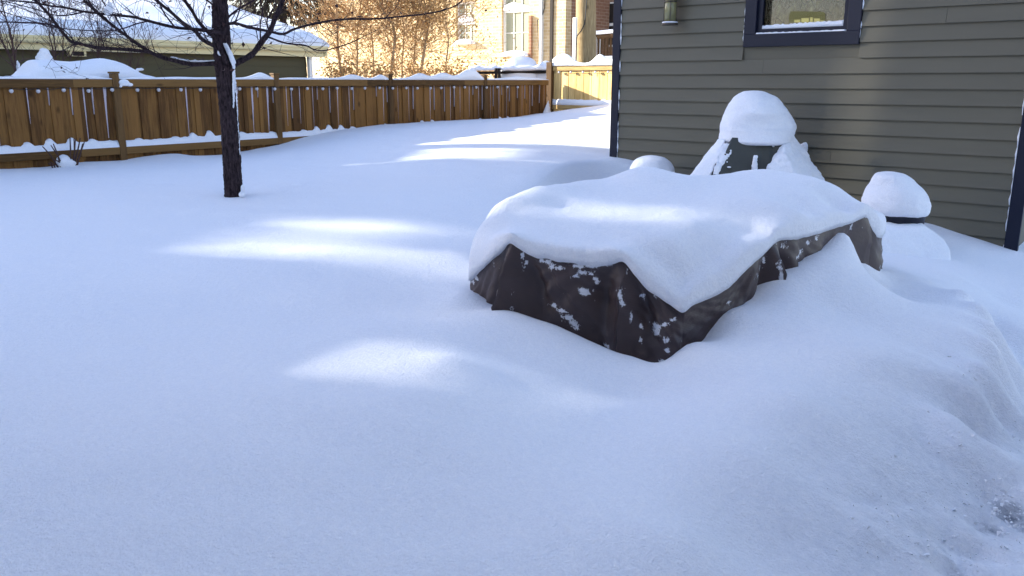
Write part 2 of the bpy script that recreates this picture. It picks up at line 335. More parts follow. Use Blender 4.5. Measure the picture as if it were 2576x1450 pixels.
for px, py, z in [(2440, 742, .385), (2485, 778, .38), (2508, 822, .37), (2512, 872, .36), (2502, 932, .34), (2470, 990, .32), (2410, 1050, .31)]:
    p = PZ(px, py, z); G.append(tuple(p)); q = p + W(.09, .03, 0); G.append((q.x, q.y, .17)); q = p + W(-.10, -.02, 0); G.append((q.x, q.y, z + .015))
gt = TPS(G, -4e-4)
LIP = [np.array(PZ(*q)) for q in ((1640, 404, .72), (1545, 402, .735), (1480, 403, .745), (1420, 410, .75), (1378, 430, .72), (1350, 455, .68), (1330, 482, .63), (1318, 505, .60))]
LIP = np.array(spline(LIP, 5)); SCP = np.concatenate([LIP[:, :2], np.array([[5.3, 4.0], [5.9, 3.2], [7.0, 2.6], [8.6, 2.6], [9.3, 3.5]])])
def carve(x, y, z):
    sh = z.shape; X = x.ravel(); Y = y.ravel(); Z = z.ravel().copy()
    k = np.where((X > 5) & (X < 9.5) & (Y > 2.4) & (Y < 6.2))[0]; px, py = X[k], Y[k]
    ins = np.zeros(len(k), bool); n = len(SCP)
    for i in range(n):
        (x1, y1), (x2, y2) = SCP[i], SCP[(i + 1) % n]
        c = ((y1 > py) != (y2 > py)) & (px < (x2 - x1) * (py - y1) / (y2 - y1 + 1e-12) + x1); ins ^= c
    d = np.full(len(k), 9.0); lz = np.zeros(len(k))
    for a, b in zip(LIP[:-1], LIP[1:]):
        e = b[:2] - a[:2]; t = np.clip(((px - a[0]) * e[0] + (py - a[1]) * e[1]) / (e @ e), 0, 1)
        dd = np.hypot(px - a[0] - t * e[0], py - a[1] - t * e[1]); m = dd < d; d = np.where(m, dd, d); lz = np.where(m, a[2] + t * (b[2] - a[2]), lz)
    u = np.clip((d + .03) / .42, 0, 1); fl = lz - .34 * np.sin(u * np.pi / 2) ** 1.1 - .02 * np.clip(d - .4, 0, 2)
    far = np.clip((py - 2.6) / .8, 0, 1); zz = np.minimum(Z[k], fl * far + Z[k] * (1 - far)); zz = np.where(ins, zz, Z[k])
    zz = np.where(~ins & (d < .15), Z[k] - .03 * (1 - d / .15) ** 2, zz)
    Z[k] = zz; return Z.reshape(sh)
def ground(x, y):
    x = np.asarray(x, float); y = np.asarray(y, float)
    cx = np.clip(x, -2, 14.75); cy = np.clip(y, -2.2, 11.2)
    z = np.clip(gt(cx, cy), 0.05, 1.3)
    d = np.sqrt((x - cx) ** 2 + (y - cy) ** 2); k = np.exp(-d / 2.0); z = z * k + 0.45 * (1 - k)
    z += 0.014 * vnoise(x * 1.7 + y, y * 1.3, 1) + 0.006 * vnoise(x * 4.3, y * 4.3 + x * 2, 2) + 0.0022 * vnoise(x * 17, y * 17, 3) + 0.0035 * vnoise(x * 9 + y * 2, y * 3.5, 14)
    # wind-scoured edge on the right-hand drift, layered
    tr = trod(x, y)
    z = carve(x, y, z)
    tb = np.zeros_like(x)
    for c, r_ in TRB: tb = np.maximum(tb, np.exp(-((x - c[0]) ** 2 + (y - c[1]) ** 2) / (r_ * r_)))
    z += tb * (0.010 * vnoise(x * 9, y * 9, 21) + 0.012 * np.abs(vnoise(x * 21, y * 21, 22)) + 0.007 * vnoise(x * 45, y * 45, 23))
    z += tr * (0.022 * vnoise(x * 7, y * 7, 5) + 0.026 * vnoise(x * 16, y * 16, 6) + 0.020 * np.abs(vnoise(x * 33, y * 33, 8)))
    return z
TRC = [(PZ(2560, 1250, .17), .42), (PZ(2460, 1400, .19), .42), (PZ(2560, 1080, .17), .35), (PZ(2330, 1380, .2), .3)]
TRB = [(PZ(2400, 1150, .3), .4), (PZ(2300, 1300, .25), .4), (PZ(2150, 1430, .25), .35), (PZ(2500, 1080, .2), .4), (PZ(2450, 1250, .2), .4)]
def trod(x, y):
    t = np.zeros_like(x)
    for c, r in TRC: t = np.maximum(t, np.exp(-((x - c[0]) ** 2 + (y - c[1]) ** 2) / (r * r)))
    return t
def grade(segs):
    out = []
    for a, b, d in segs: n = max(1, int(round((b - a) / d))); out += list(a + (b - a) * np.arange(n) / n)
    return np.array(out + [segs[-1][1]])
gx = grade([(-300, -20, 70), (-20, -2, 2), (-2, 0, .15), (0, 3, .028), (3, 8.6, .035), (8.6, 15, .08), (15, 20, .5), (20, 60, 8), (60, 600, 90)])
gy = grade([(-300, -20, 70), (-20, -2.4, 1.6), (-2.4, -.6, .12), (-.6, 5.5, .03), (5.5, 11.3, .06), (11.3, 16, .5), (16, 60, 6), (60, 600, 90)])
XX, YY = np.meshgrid(gx, gy); ZZ = ground(XX, YY)
nx, ny = len(gx), len(gy)
gv = np.stack([XX.ravel(), YY.ravel(), ZZ.ravel()], 1)
ii = (np.arange(ny - 1)[:, None] * nx + np.arange(nx - 1)[None]).ravel()
me = bpy.data.meshes.new('snow_ground'); me.from_pydata(gv.tolist(), [], np.stack([ii, ii + 1, ii + nx + 1, ii + nx], 1).tolist()); me.update()
me.polygons.foreach_set('use_smooth', [True] * len(me.polygons)); me.materials.append(M_ground)
at = me.attributes.new('trodden', 'FLOAT', 'POINT')
tv = np.zeros(len(gv))
for c, r, k in [(PZ(2545, 1275, .17), .13, .95), (PZ(2490, 1320, .17), .10, .85), (PZ(2450, 1380, .19), .06, .8), (PZ(2400, 1440, .19), .08, .85)]:
    tv = np.maximum(tv, k * np.exp(-((gv[:, 0] - c[0]) ** 2 + (gv[:, 1] - c[1]) ** 2) / (r * r)))
at.data.foreach_set('value', tv)
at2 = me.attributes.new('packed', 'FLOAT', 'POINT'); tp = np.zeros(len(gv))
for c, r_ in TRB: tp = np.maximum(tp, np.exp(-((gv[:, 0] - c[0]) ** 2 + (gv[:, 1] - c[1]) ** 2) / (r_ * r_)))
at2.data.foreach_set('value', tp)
dz_ = tv * (.030 + .05 * np.abs(vnoise(gv[:, 0] * 26, gv[:, 1] * 26, 31)))
for i_ in np.where(tv > .02)[0]: me.vertices[int(i_)].co.z -= float(dz_[i_])
tag(link(bpy.data.objects.new('snow_ground', me)), kind='structure')
def gz(x, y): return float(ground(np.array([x]), np.array([y]))[0])

# ================================================================ GARAGE (siding wall on the right)
GX = 8.5; GY0 = 1.24; GY1 = 5.55; GT = 3.3
gar = empty('garage', (GX + 2.5, (GY0 + GY1) / 2, 0), 'olive green clapboard garage with navy trim behind the snowy table', 'garage')
mb = MB(); EXPO = .1437; z0 = 1.532 - EXPO * 12
WY0, WY1, WZ0, WZ1 = 2.90, 3.82, 2.07, 3.0       # window opening
def clap(mb, X, y0, y1, zb, zt):
    mb.add([(X, y0, zt), (X, y1, zt), (X - .022, y1, zb), (X - .022, y0, zb), (X + .01, y0, zb), (X + .01, y1, zb)], [(0, 3, 2, 1), (3, 4, 5, 2), (0, 1, 5, 4), (0, 4, 3), (1, 2, 5)])
joints = {}
rj = random.Random(3)
k = 0; zb = z0
while zb < GT:
    zt = zb + EXPO - .0005
    ys = [GY0 + .1, GY1 - .1]
    if k % 3 == 1: ys.insert(1, GY0 + .6 + rj.random() * 3.0)
    for a, b_ in zip(ys[:-1], ys[1:]):
        a2 = a + (.0025 if a != ys[0] else 0)
        if zt > WZ0 - .13 and zb < WZ1:
            for c, d in ((a2, min(b_, WY0 - .13)), (max(a2, WY1 + .13), b_)):
                if d > c: clap(mb, GX, c, d, zb, zt)
        else: clap(mb, GX, a2, b_, zb, zt)
    zb += EXPO; k += 1
SIDMB = mb
mb = MB()
mb.box(GX + .012, GX + 5.5, GY0 + .02, GY1 - .02, 0, WZ0 - .10); mb.box(GX + .012, GX + 5.5, GY0 + .02, GY1 - .02, WZ1 + .1, GT)
mb.box(GX + .012, GX + 5.5, GY0 + .02, WY0 - .1, WZ0 - .1, WZ1 + .1); mb.box(GX + .012, GX + 5.5, WY1 + .1, GY1 - .02, WZ0 - .1, WZ1 + .1)
mb.build('wall', M_side, gar)
for ya, yb in ((GY1 - .1, GY1), (GY0 - .01, GY0 + .1)):
    o = MB(); o.box(GX - .03, GX + .02, ya, yb, 0, GT); bevel(o.build('corner_trim', M_navy, gar), .004)
o = MB(); o.box(GX + .0205, GX + .1, GY1 - .018, GY1 + .02, 0, GT); o.build('corner_trim', M_navy, gar)
mb = MB(); yr = (GY0 + GY1) / 2
mb.add([(GX - .25, GY0 - .3, GT), (GX - .25, GY1 + .3, GT), (GX + 2.75, GY1 + .3, GT + 1.3), (GX + 2.75, GY0 - .3, GT + 1.3), (GX + 5.8, GY0 - .3, GT), (GX + 5.8, GY1 + .3, GT),
        (GX - .25, GY0 - .3, GT + .15), (GX - .25, GY1 + .3, GT + .15), (GX + 2.75, GY1 + .3, GT + 1.45), (GX + 2.75, GY0 - .3, GT + 1.45), (GX + 5.8, GY0 - .3, GT + .15), (GX + 5.8, GY1 + .3, GT + .15)],
       [(0, 1, 2, 3), (3, 2, 5, 4), (6, 9, 8, 7), (9, 10, 11, 8), (0, 6, 7, 1), (4, 5, 11, 10), (0, 3, 4, 10, 9, 6), (1, 7, 8, 11, 5, 2)])
mb.build('roof', M_shingle, gar)
# window
wo = MB(); T = .125
wo.box(GX - .035, GX + .02, WY0 - T, WY1 + T, WZ0 - T, WZ0); wo.box(GX - .035, GX + .02, WY0 - T, WY1 + T, WZ1, WZ1 + T)
wo.box(GX - .032, GX + .02, WY0 - T, WY0, WZ0, WZ1); wo.box(GX - .032, GX + .02, WY1, WY1 + T, WZ0, WZ1)
win = bevel(wo.build('window', M_navy, gar), .004)
fr = MB(); e = .05
fr.box(GX + .012, GX + .06, WY0, WY1, WZ0, WZ0 + e); fr.box(GX + .012, GX + .06, WY0, WY0 + e, WZ0 + e, WZ1); fr.box(GX + .012, GX + .06, WY1 - e, WY1, WZ0 + e, WZ1)
fo = fr.build('sash_frame', M_navy, None); fo.parent = win
gl = MB(); gl.box(GX + .04, GX + .044, WY0 + e, WY1 - e, WZ0 + e, WZ1); go = gl.build('glass', M_pane); go.parent = win
cu = MB(); cu.box(GX + .12, GX + .13, WY0 + .001, WY1 - .001, WZ0 + .001, WZ1); co_ = cu.build('reflection_panel', M_reflect); co_.parent = win  # backing panel that carries the painted reflection
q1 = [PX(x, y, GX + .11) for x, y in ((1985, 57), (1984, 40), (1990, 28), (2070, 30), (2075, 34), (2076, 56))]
cu = MB(); cu.add([(GX + .112, v.y, v.z) for v in q1] + [(GX + .118, v.y, v.z) for v in q1], [(0, 1, 2, 3, 4, 5), (11, 10, 9, 8, 7, 6)]); co_ = cu.build('reflected_patch', M_refl_dim); co_.parent = win  # glowing panel stands for a reflection; no lamp inside
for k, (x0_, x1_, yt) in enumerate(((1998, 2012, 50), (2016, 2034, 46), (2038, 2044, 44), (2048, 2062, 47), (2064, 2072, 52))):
    cu = MB(); q1 = [PX(x, y, GX + .105) for x, y in ((x0_, 57), (x0_, yt), (x1_, yt), (x1_, 57))]; cu.add([(GX + .106, v.y, v.z) for v in q1] + [(GX + .110, v.y, v.z) for v in q1], [(0, 1, 2, 3), (7, 6, 5, 4)]); co_ = cu.build('reflected_glow', M_refl_glow); co_.parent = win
def ridge(name, pts, wdt, hts, m, parent, seg=7):
    """a strip of snow lying on a ledge: pts = base line, cross-section half-ellipse of given heights"""
    vs = []; fs = []; n = len(pts); 
    for i, p in enumerate(pts):
        d = Vector(pts[min(i + 1, n - 1)]) - Vector(pts[max(i - 1, 0)]); d.z = 0; d.normalize(); sd = Vector((d.y, -d.x, 0))
        ww = wdt[i] if hasattr(wdt, '__len__') else wdt
        for k in range(seg + 1):
            a = math.pi * k / seg; c = math.cos(a); s_ = math.sin(a) ** .75
            vs.append(Vector(p) + sd * (c * ww / 2) + Vector((0, 0, s_ * hts[i])))
    q = seg + 1
    for i in range(n - 1):
        for k in range(seg): fs.append((i * q + k, i * q + k + 1, (i + 1) * q + k + 1, (i + 1) * q + k))
        fs.append((i * q + seg, i * q, (i + 1) * q, (i + 1) * q + seg))
    fs.append(tuple(range(q))[::-1]); fs.append(tuple((n - 1) * q + k for k in range(q)))
    o = mesh(name, vs, fs, m, None, True)
    if parent is not None:
        o.parent = parent
        if parent.type == 'EMPTY': o.matrix_parent_inverse = Matrix.Translation(-parent.location)
    return o
def line(a, b, n): a = Vector(a); b = Vector(b); return [a.lerp(b, i / (n - 1)) for i in range(n)]
rr = random.Random(5)
ridge('sill_snow', line((GX - .012, WY0 + .01, WZ0), (GX - .012, WY1 - .01, WZ0), 40), .045, [.011 + .006 * rr.random() for _ in range(40)], M_snow2, win)
ridge('sash_snow', line((GX + .027, WY0 + e, WZ0 + e), (GX + .027, WY1 - e, WZ0 + e), 40), .028, [.03 + .012 * rr.random() + .02 * (1 - i / 39) for i in range(40)], M_snow2, win)
# snow caught beside trims
sn = MB()
def flecks(y, z0_, z1_, sgn):
    z = z0_
    while z < z1_:
        l = .05 + .12 * rr.random(); wd = .003 + .007 * rr.random()
        if rr.random() < .8: sn.tube([(GX - .018, y + sgn * wd * .4, z), (GX - .020, y + sgn * wd * .7, z + l * .5), (GX - .018, y + sgn * wd * .3, z + l)], [wd * .4, wd, wd * .3], 6)
        z += l * .95
flecks(GY1 - .1, .5, 2.9, -1); flecks(GY0 + .1, .1, 2.0, 1); flecks(WY1 + T, 2.0, 2.6, 1); flecks(WY0 - T, 2.0, 2.5, -1)
SIDMB.alt = (len(SIDMB.f), M_snow2); SIDMB.add(sn.v, sn.f); SIDMB.build('siding', M_side, gar)

# wall lantern
LY = 4.828; LZ = PX(1685, 64, GX - .14).z
lan = empty('wall_lantern', (GX - .14, LY - .02, LZ), 'brass and ribbed glass lantern mounted on the garage wall', 'lamp')
c = (GX - .15, PX(1685, 62, GX - .15).y, LZ)
m_ = MB(); m_.lathe(c, [(.088, 0), (.090, .008), (.084, .02), (.070, .034), (.066, .04)]); m_.build('base_ring', M_brass, lan, True)
m_ = MB(); m_.lathe(c, [(.062, .041), (.062, .30)], 28); m_.build('glass', M_lglass, lan, True)
m_ = MB()
for t in range(4):
    a = t * math.pi / 2 + .5; m_.tube([(c[0] + .067 * math.cos(a), c[1] + .067 * math.sin(a), c[2] + .02), (c[0] + .067 * math.cos(a), c[1] + .067 * math.sin(a), c[2] + .32)], .004, 6)
for zz in (.235,):
    m_.lathe(c, [(.067, zz), (.074, zz + .002), (.074, zz + .012), (.067, zz + .014)])
m_.build('cage', M_brass, lan, True)
m_ = MB(); m_.lathe(c, [(.085, .30), (.11, .305), (.10, .33), (.05, .38), (.015, .40)]); m_.build('cap', M_brass, lan, True)
m_ = MB(); m_.tube([(c[0], c[1], c[2] + .40), (c[0] + .03, c[1], c[2] + .44), (GX - .02, c[1], c[2] + .40)], .01, 8)
m_.build('arm', M_brass, lan, True)
ridge('snow_ring', [(c[0] + .075 * math.cos(a / 20 * 6.283), c[1] + .075 * math.sin(a / 20 * 6.283), c[2] + .022) for a in range(21)], .02, [.014] * 21, M_snow2, lan)

# ================================================================ LEFT FENCE
FY = 11.2; TOPZ = 1.63; LRT = .757; LRB = .662
POSTX = [-4.4, -1.9, .47, 2.88, 5.33, 7.80, 10.13, 12.62, 14.72]
xs_ = [PY(px, 205, FY).x for px in (288, 692, 979, 1218)]
POSTX = [xs_[0] - 2.44 * 3, xs_[0] - 2.44 * 2, xs_[0] - 2.44] + xs_ + [14.66]
fen = empty('wooden_fence', (7, FY, 0), 'long brown board fence with snow on its rails, left side of the yard', 'fence')
rf = random.Random(11)
for i, x in enumerate(POSTX):
    if i == len(POSTX) - 1: continue
    o = MB(); o.box(x - .045, x + .045, FY - .045, FY + .045, 0, 1.70); bevel(o.build('post', M_post, fen), .005)
    o = MB(); o.box(x - .055, x + .055, FY - .055, FY + .055, 1.701, 1.725); bevel(o.build('post_cap', M_post, fen), .004)
for a, b_ in zip(POSTX[:-1], POSTX[1:]):
    a += .0455; b_ -= .0455
    o = MB(); o.box(a, b_, FY - .036, FY + .0, 1.528, TOPZ); bevel(o.build('top_rail', M_rail, fen), .004)
    o = MB(); o.box(a, b_, FY - .040, FY + .0, LRB, LRT); bevel(o.build('bottom_rail', M_rail, fen), .004)
    n = int(round((b_ - a) / .262)); p = (b_ - a) / n
    fb = MB(); ft = MB(); frb = MB(); FRL = []
    for k in range(n):
        x = a + k * p + .002 + rf.uniform(-.006, .006); ww = .142; lean = rf.uniform(-.003, .003)
        fb.box(x, x + ww, FY + .003, FY + .020, .3 + rf.uniform(0, .02), TOPZ - .02)
        xb = x + ww - .018
        ft.box(xb, min(b_, xb + p - ww + .034), FY + .0205, FY + .036, .3, TOPZ - .03)
        # frost packed in the slot, widest at the top
        for xx, lf, wd in ((x + ww, rf.uniform(.55, .75), .028), (x + p - .006, rf.uniform(.15, .5), .018)):
            if rf.random() < .40: continue
            wd *= rf.uniform(.35, 1.0) * (1.5 if x < 7.5 else .8)
            zt = 1.524; zb_ = zt - lf
            for q in range(6):
                z1 = zt - (zt - zb_) * q / 6; z2 = zt - (zt - zb_) * (q + 1) / 6
                w1 = wd * (1 - q / 6.3) * rf.uniform(.75, 1.1); frb.add([(xx - .003, FY + .0, z1), (xx + w1, FY + .004, z1), (xx + w1 * .8, FY + .004, z2), (xx - .002, FY + .0, z2),
                         (xx - .003, FY + .021, z1), (xx + w1, FY + .021, z1), (xx + w1 * .8, FY + .021, z2), (xx - .002, FY + .021, z2)], [(0, 3, 2, 1), (0, 1, 5, 4), (1, 2, 6, 5), (3, 0, 4, 7), (2, 3, 7, 6)])
    fb.alt = (len(fb.f), M_frost); fb.add(frb.v, frb.f); fb.build('front_boards', M_fence, fen); ft.build('back_boards', M_fence, fen)
    # snow banked on the bottom rail
    m_n = 90; vs = []; fs = []
    for i in range(m_n):
        x = a + (b_ - a) * i / (m_n - 1)
        ph = ((x - a) % p) / p
        h = .072 + .03 * (mnoise.noise(Vector((x * 1.3, 0, 4))) + 1) * .5 + (.075 * (.5 + .5 * math.sin(int((x - a) / p) * 7.3 + a * 3)) * max(0, math.sin((ph - .5) / .5 * math.pi)) ** .6 if ph > .5 else 0) + .012 * mnoise.noise(Vector((x * 14, 1, 0))) + .05 * max(0, 1 - (x - a) / .4) * 0
        for (yy, zz) in ((FY - .041, LRT), (FY - .038, LRT + .022), (FY - .024, LRT + h * .62), (FY - .006, LRT + h * .92), (FY + .0215, LRT + h), (FY + .0215, LRT)):
            vs.append((x, yy, zz + .0005))
    for i in range(m_n - 1):
        for k in range(5): fs.append((i * 6 + k, (i + 1) * 6 + k, (i + 1) * 6 + k + 1, i * 6 + k + 1))
    fs += [tuple(range(6)), tuple((m_n - 1) * 6 + k for k in range(6))[::-1]]
    mesh('rail_snow', vs, fs, M_snow2, fen, True)
    # snow along the top
    n = 70; hts = []
    for i in range(n):
        x = a + (b_ - a) * i / (n - 1); h = .028 + .015 * mnoise.noise(Vector((x * 2, 3, 0)))
        edge = min(i, n - 1 - i) / 4
        for (xp, hh, sg) in ((7.6, .085, .22), (9.30, .055, .2), (9.98, .085, .16), (10.85, .09, .22), (11.45, .10, .25), (12.15, .17, .30), (12.5, .08, .2), (4.9, .02, .3), (13.6, .04, .4)):
            h += hh * math.exp(-((x - xp) / sg) ** 2)
        hts.append(h * min(1, .35 + edge * .4))
    ridge('top_snow', line((a, FY - .012, TOPZ), (b_, FY - .012, TOPZ), n), .062, hts, M_snow2, fen)
x0 = POSTX[3]; 
blob('post_snow', [('e', (x0 + .10, FY - .05, 1.585), (.07, .035, .045)), ('e', (x0 + .17, FY - .05, 1.56), (.05, .03, .025)), ('e', (x0 + .05, FY - .05, 1.535), (.02, .02, .015))], M_snow2, fen, .008, 3, .01, .05)
blob('corner_snow', [('h', [(14.3, 11.17, .8), (14.62, 11.17, .8), (14.62, 11.17, 1.25), (14.62, 11.05, .8), (14.5, 11.17, 1.05), (14.4, 11.02, .8)])], M_snow2, fen, .02, 3, .015, .1)

# fence light string (frosted globes under the top rail)
def lights(name, pts_c, label):
    e_ = empty(name, pts_c[0], label, 'string lights')
    cb = MB(); cp = []
    for a, b_ in zip(pts_c[:-1], pts_c[1:]):
        a = Vector(a); b2 = Vector(b_); 
        for k in range(6): t = k / 6; q = a.lerp(b2, t); q.z -= .02 * 4 * t * (1 - t) - .035; cp.append(q)
    cb.tube(cp, .004, 5); cb.build('cord', M_cord, e_)
    for q in pts_c:
        s_ = MB(); s_.lathe(q, [(.006, .03), (.012, .028), (.012, .018), (.010, .016)], 10); s_.build('bulb_socket', M_cord, e_, True)
        s_ = MB(); s_.lathe(q, [(.003, -.026), (.014, -.022), (.022, -.010), (.0245, 0), (.022, .010), (.012, .0175)], 14); s_.build('bulb', M_bulb, e_, True)
bp = [28, 95.6, 160, 222.5, 282, 345.5, 399, 455, 504, 560, 603, 646, 691, 733, 773, 812, 848, 885, 918, 955, 988, 1022, 1050, 1083, 1110, 1142, 1169, 1198, 1224, 1251, 1276, 1302]
lights('string_lights', [Vector((PY(b_, 228, FY - .065).x, FY - .068, 1.492 + .006 * rf.uniform(-1, 1))) for b_ in bp], 'string of frosted globe bulbs hung under the top rail of the long fence')

# ================================================================ SIDE FENCE (steps up, lit by the sun)
SX = 14.75; sfe = empty('wooden_fence', (SX, 9, 0), 'sunlit taller board fence running back from the corner post to the garage', 'fence')
o = MB(); o.box(SX - .085, SX + .055, FY - .07, FY + .07, 0, 2.00); bevel(o.build('post', M_post, sfe), .006)
for y in (8.7, 6.3, 4.0): o = MB(); o.box(SX - .045, SX + .045, y - .045, y + .045, 0, 1.99); bevel(o.build('post', M_post, sfe), .006)
ylist = [FY - .0705, 8.7, 6.3, 4.0]
for a, b_ in zip(ylist[:-1], ylist[1:]):
    b2 = b_ + .0455; a2 = a - (.0455 if a != ylist[0] else 0)
    o = MB(); o.box(SX - .036, SX, b2, a2, 1.824, 1.92); bevel(o.build('top_rail', M_rail_s, sfe), .004)
    o = MB(); o.box(SX - .040, SX, b2, a2, 1.03, 1.115); bevel(o.build('bottom_rail', M_rail_s, sfe), .004)
    fb = MB(); y = a2
    while y > b2 + .06:
        y1 = max(b2, y - .185); fb.box(SX + .003, SX + .02, y1, y - .002, .5, 1.90); y -= .196 + rf.uniform(-.004, .004)
    fb.build('front_boards', M_fence_s, sfe); bb = MB(); bb.box(SX + .022, SX + .04, b2, a2, .5, 1.88); bb.build('back_boards', M_post, sfe)
    n = 60; hts = []; h2 = []
    for i in range(n):
        yy = a2 + (b2 - a2) * i / (n - 1); h = .05
        for (yp, hh, sg) in ((10.95, .16, .28), (10.75, .08, .2), (9.95, .17, .17), (9.35, .20, .28), (9.1, .15, .3)): h += hh * math.exp(-((yy - yp) / sg) ** 2)
        hts.append(h); h2.append(.12 + .03 * mnoise.noise(Vector((yy * 9, 0, 0))) + .04 * mnoise.noise(Vector((yy * 2, 7, 0))))
    ridge('top_snow', line((SX - .01, a2, 1.92), (SX - .01, b2, 1.92), n), .10, hts, M_snow2, sfe)
    ridge('rail_snow', line((SX - .018, a2, 1.1155), (SX - .018, b2, 1.1155), n), .05, h2, M_snow2, sfe)
lights('string_lights', [Vector((SX - .055, 10.95 - k * .31, 1.792)) for k in range(9)], 'string of small bulbs under the top rail of the sunlit side fence')

# ================================================================ COVERED TABLE
RIM = [(1179, 706, 4.27), (1196, 688, 4.18), (1225, 660, 4.07), (1252, 636, 3.97), (1278, 614, 3.91), (1300, 622, 3.89), (1318, 634, 3.88), (1350, 650, 3.86), (1377, 652, 3.85), (1410, 660, 3.835), (1447, 664, 3.82), (1480, 670, 3.81), (1508, 672, 3.80), (1544, 664, 3.79), (1570, 662, 3.78),
       (1596, 693, 3.76), (1627, 728, 3.745), (1658, 750, 3.73), (1697, 775, 3.715), (1719, 788, 3.71), (1746, 768, 3.75), (1790, 750, 3.83), (1834, 724, 3.91), (1873, 684, 4.0), (1922, 640, 4.13), (1957, 607, 4.24), (1996, 604, 4.36), (2049, 592, 4.54), (2093, 577, 4.70), (2141, 563, 4.86),
       (2177, 548, 4.98), (2196, 572, 5.04), (2216, 599, 5.10), (2223, 590, 5.22)]
rim = [PF(*q) for q in RIM]
back = [W(2.50, 5.6, .62), W(2.35, 5.85, .62), W(1.9, 5.95, .60), W(1.3, 5.85, .60), W(.75, 5.62, .58), W(.24, 5.32, .56), W(-.04, 4.95, .55), W(-.17, 4.50, .56)]
rimc = [np.array(p) for p in rim + back]
CP = []
def cz(px, py, z): CP.append(tuple(PZ(px, py, z)))
def cpl(px, py, dz=0.0): b_ = ray(px, py)[1]; f = (1.19 - dz) / (.118 - b_); CP.append(tuple(PF(px, py, f)))     # the snow lies nearly level, rising a little to the back
for px, py, dz in [(1243, 522, 0), (1285, 500, 0), (1330, 482, 0), (1385, 467, 0), (1440, 457, 0), (1490, 450, 0), (1540, 443, 0), (1580, 433, 0), (1620, 429, 0), (1665, 431, 0), (1710, 438, 0), (1770, 442, 0), (1840, 436, 0), (1900, 430, 0), (1960, 433, 0), (2000, 442, 0),
                   (1350, 560, 0), (1450, 570, 0), (1550, 575, 0), (1650, 575, 0), (1750, 570, 0), (1400, 520, 0), (1520, 520, -.01), (1640, 525, -.005), (1760, 525, 0), (1880, 520, .005), (1980, 510, .02), (1450, 485, -.01), (1560, 480, -.005), (1680, 480, 0), (1800, 480, 0), (1900, 480, .01), (1290, 540, 0), (1520, 460, -.01), (1850, 455, 0)]: cpl(px, py, dz)
for px, py, f in [(2050, 457, 5.12), (2110, 474, 5.16), (2150, 500, 5.12), (1950, 462, 5.0), (2060, 500, 4.86), (2000, 540, 4.56), (2110, 540, 4.92)]: CP.append(tuple(PF(px, py, f)))
for px, py, f in [(1270, 580, 4.03), (1330, 590, 3.99), (1400, 600, 3.96), (1480, 608, 3.93), (1550, 610, 3.92), (1620, 618, 3.90), (1700, 640, 3.88), (1640, 665, 3.82), (1700, 700, 3.82), (1750, 690, 3.86), (1720, 740, 3.77), (1800, 665, 3.95), (1920, 595, 4.22), (1700, 600, 3.98), (1205, 590, 4.28), (1222, 556, 4.36)]: CP.append(tuple(PF(px, py, f)))
for p in rim: CP.append((p[0], p[1], p[2] + .085))
for p in back: CP.append((p[0], p[1], .72))
CP += [(*W(1.6, 5.7, 0)[:2], .99), (*W(.9, 5.45, 0)[:2], 1.0), (*W(2.15, 5.65, 0)[:2], .90), (*W(.32, 5.1, 0)[:2], .97)]
ct = TPS(CP, -4e-3)
loop = []
cl = rimc + [rimc[0], rimc[1], rimc[2]]
n0 = len(rimc)
for i in range(n0):
    a, b_, c_, d_ = rimc[i - 1], rimc[i], rimc[(i + 1) % n0], rimc[(i + 2) % n0]
    m_k = 8
    for k in range(m_k):
        t = k / m_k; loop.append(0.5 * ((2 * b_) + (-a + c_) * t + (2 * a - 5 * b_ + 4 * c_ - d_) * t * t + (-a + 3 * b_ - 3 * c_ + d_) * t ** 3))
loop = np.array(loop); nl = len(loop); cen = np.array(W(1.05, 4.65, 0)[:2])
ts = np.concatenate([np.linspace(0, .10, 12)[:-1], np.linspace(.10, .30, 10)[:-1], np.linspace(.30, 1, 26)])
verts = []; 
for t in ts:
    s_ = min(t, .998)
    xy = loop[:, :2] * (1 - s_) + cen * s_
    d = np.linalg.norm(loop[:, :2] - xy, axis=1)
    Hh = ct(xy[:, 0], xy[:, 1]) + .010 * vnoise(xy[:, 0] * 5, xy[:, 1] * 5, 9) + .005 * vnoise(xy[:, 0] * 13, xy[:, 1] * 13, 10) + .0025 * vnoise(xy[:, 0] * 37, xy[:, 1] * 37, 11)
    u = np.clip(d / .12, 0, 1); pr = np.sqrt(1 - (1 - u) ** 2)
    zr = loop[:, 2] + .006 * vnoise(loop[:, 0] * 30, loop[:, 1] * 30, 12)
    # the drift bulges a little past its lower edge
    out = (loop[:, :2] - cen); out /= np.linalg.norm(out, axis=1)[:, None]
    bul = .038 * np.sin(np.clip(u, 0, 1) * math.pi) ** 1.0
    xy2 = xy + out * bul[:, None]
    verts.append(np.concatenate([xy2, (zr + (np.maximum(Hh, zr + .01) - zr) * pr)[:, None]], 1))
V = np.concatenate(verts); fs = []
for r in range(len(ts) - 1):
    for k in range(nl): u = (k + 1) % nl; fs.append((r * nl + k, r * nl + u, (r + 1) * nl + u, (r + 1) * nl + k))
fs.append(tuple((len(ts) - 1) * nl + k for k in range(nl)))
bot = []
for k in range(nl): q = loop[k]; bot.append((q[0] * .96 + cen[0] * .04, q[1] * .96 + cen[1] * .04, q[2] + .01))
b0 = len(V); V = list(map(tuple, V)) + bot
for k in range(nl): u = (k + 1) % nl; fs.append((b0 + k, b0 + u, u, k))
CAPDATA = (V, fs)
FV = Vector((math.cos(HD), math.sin(HD), 0)); SD = Vector((math.sin(HD), -math.cos(HD), 0))
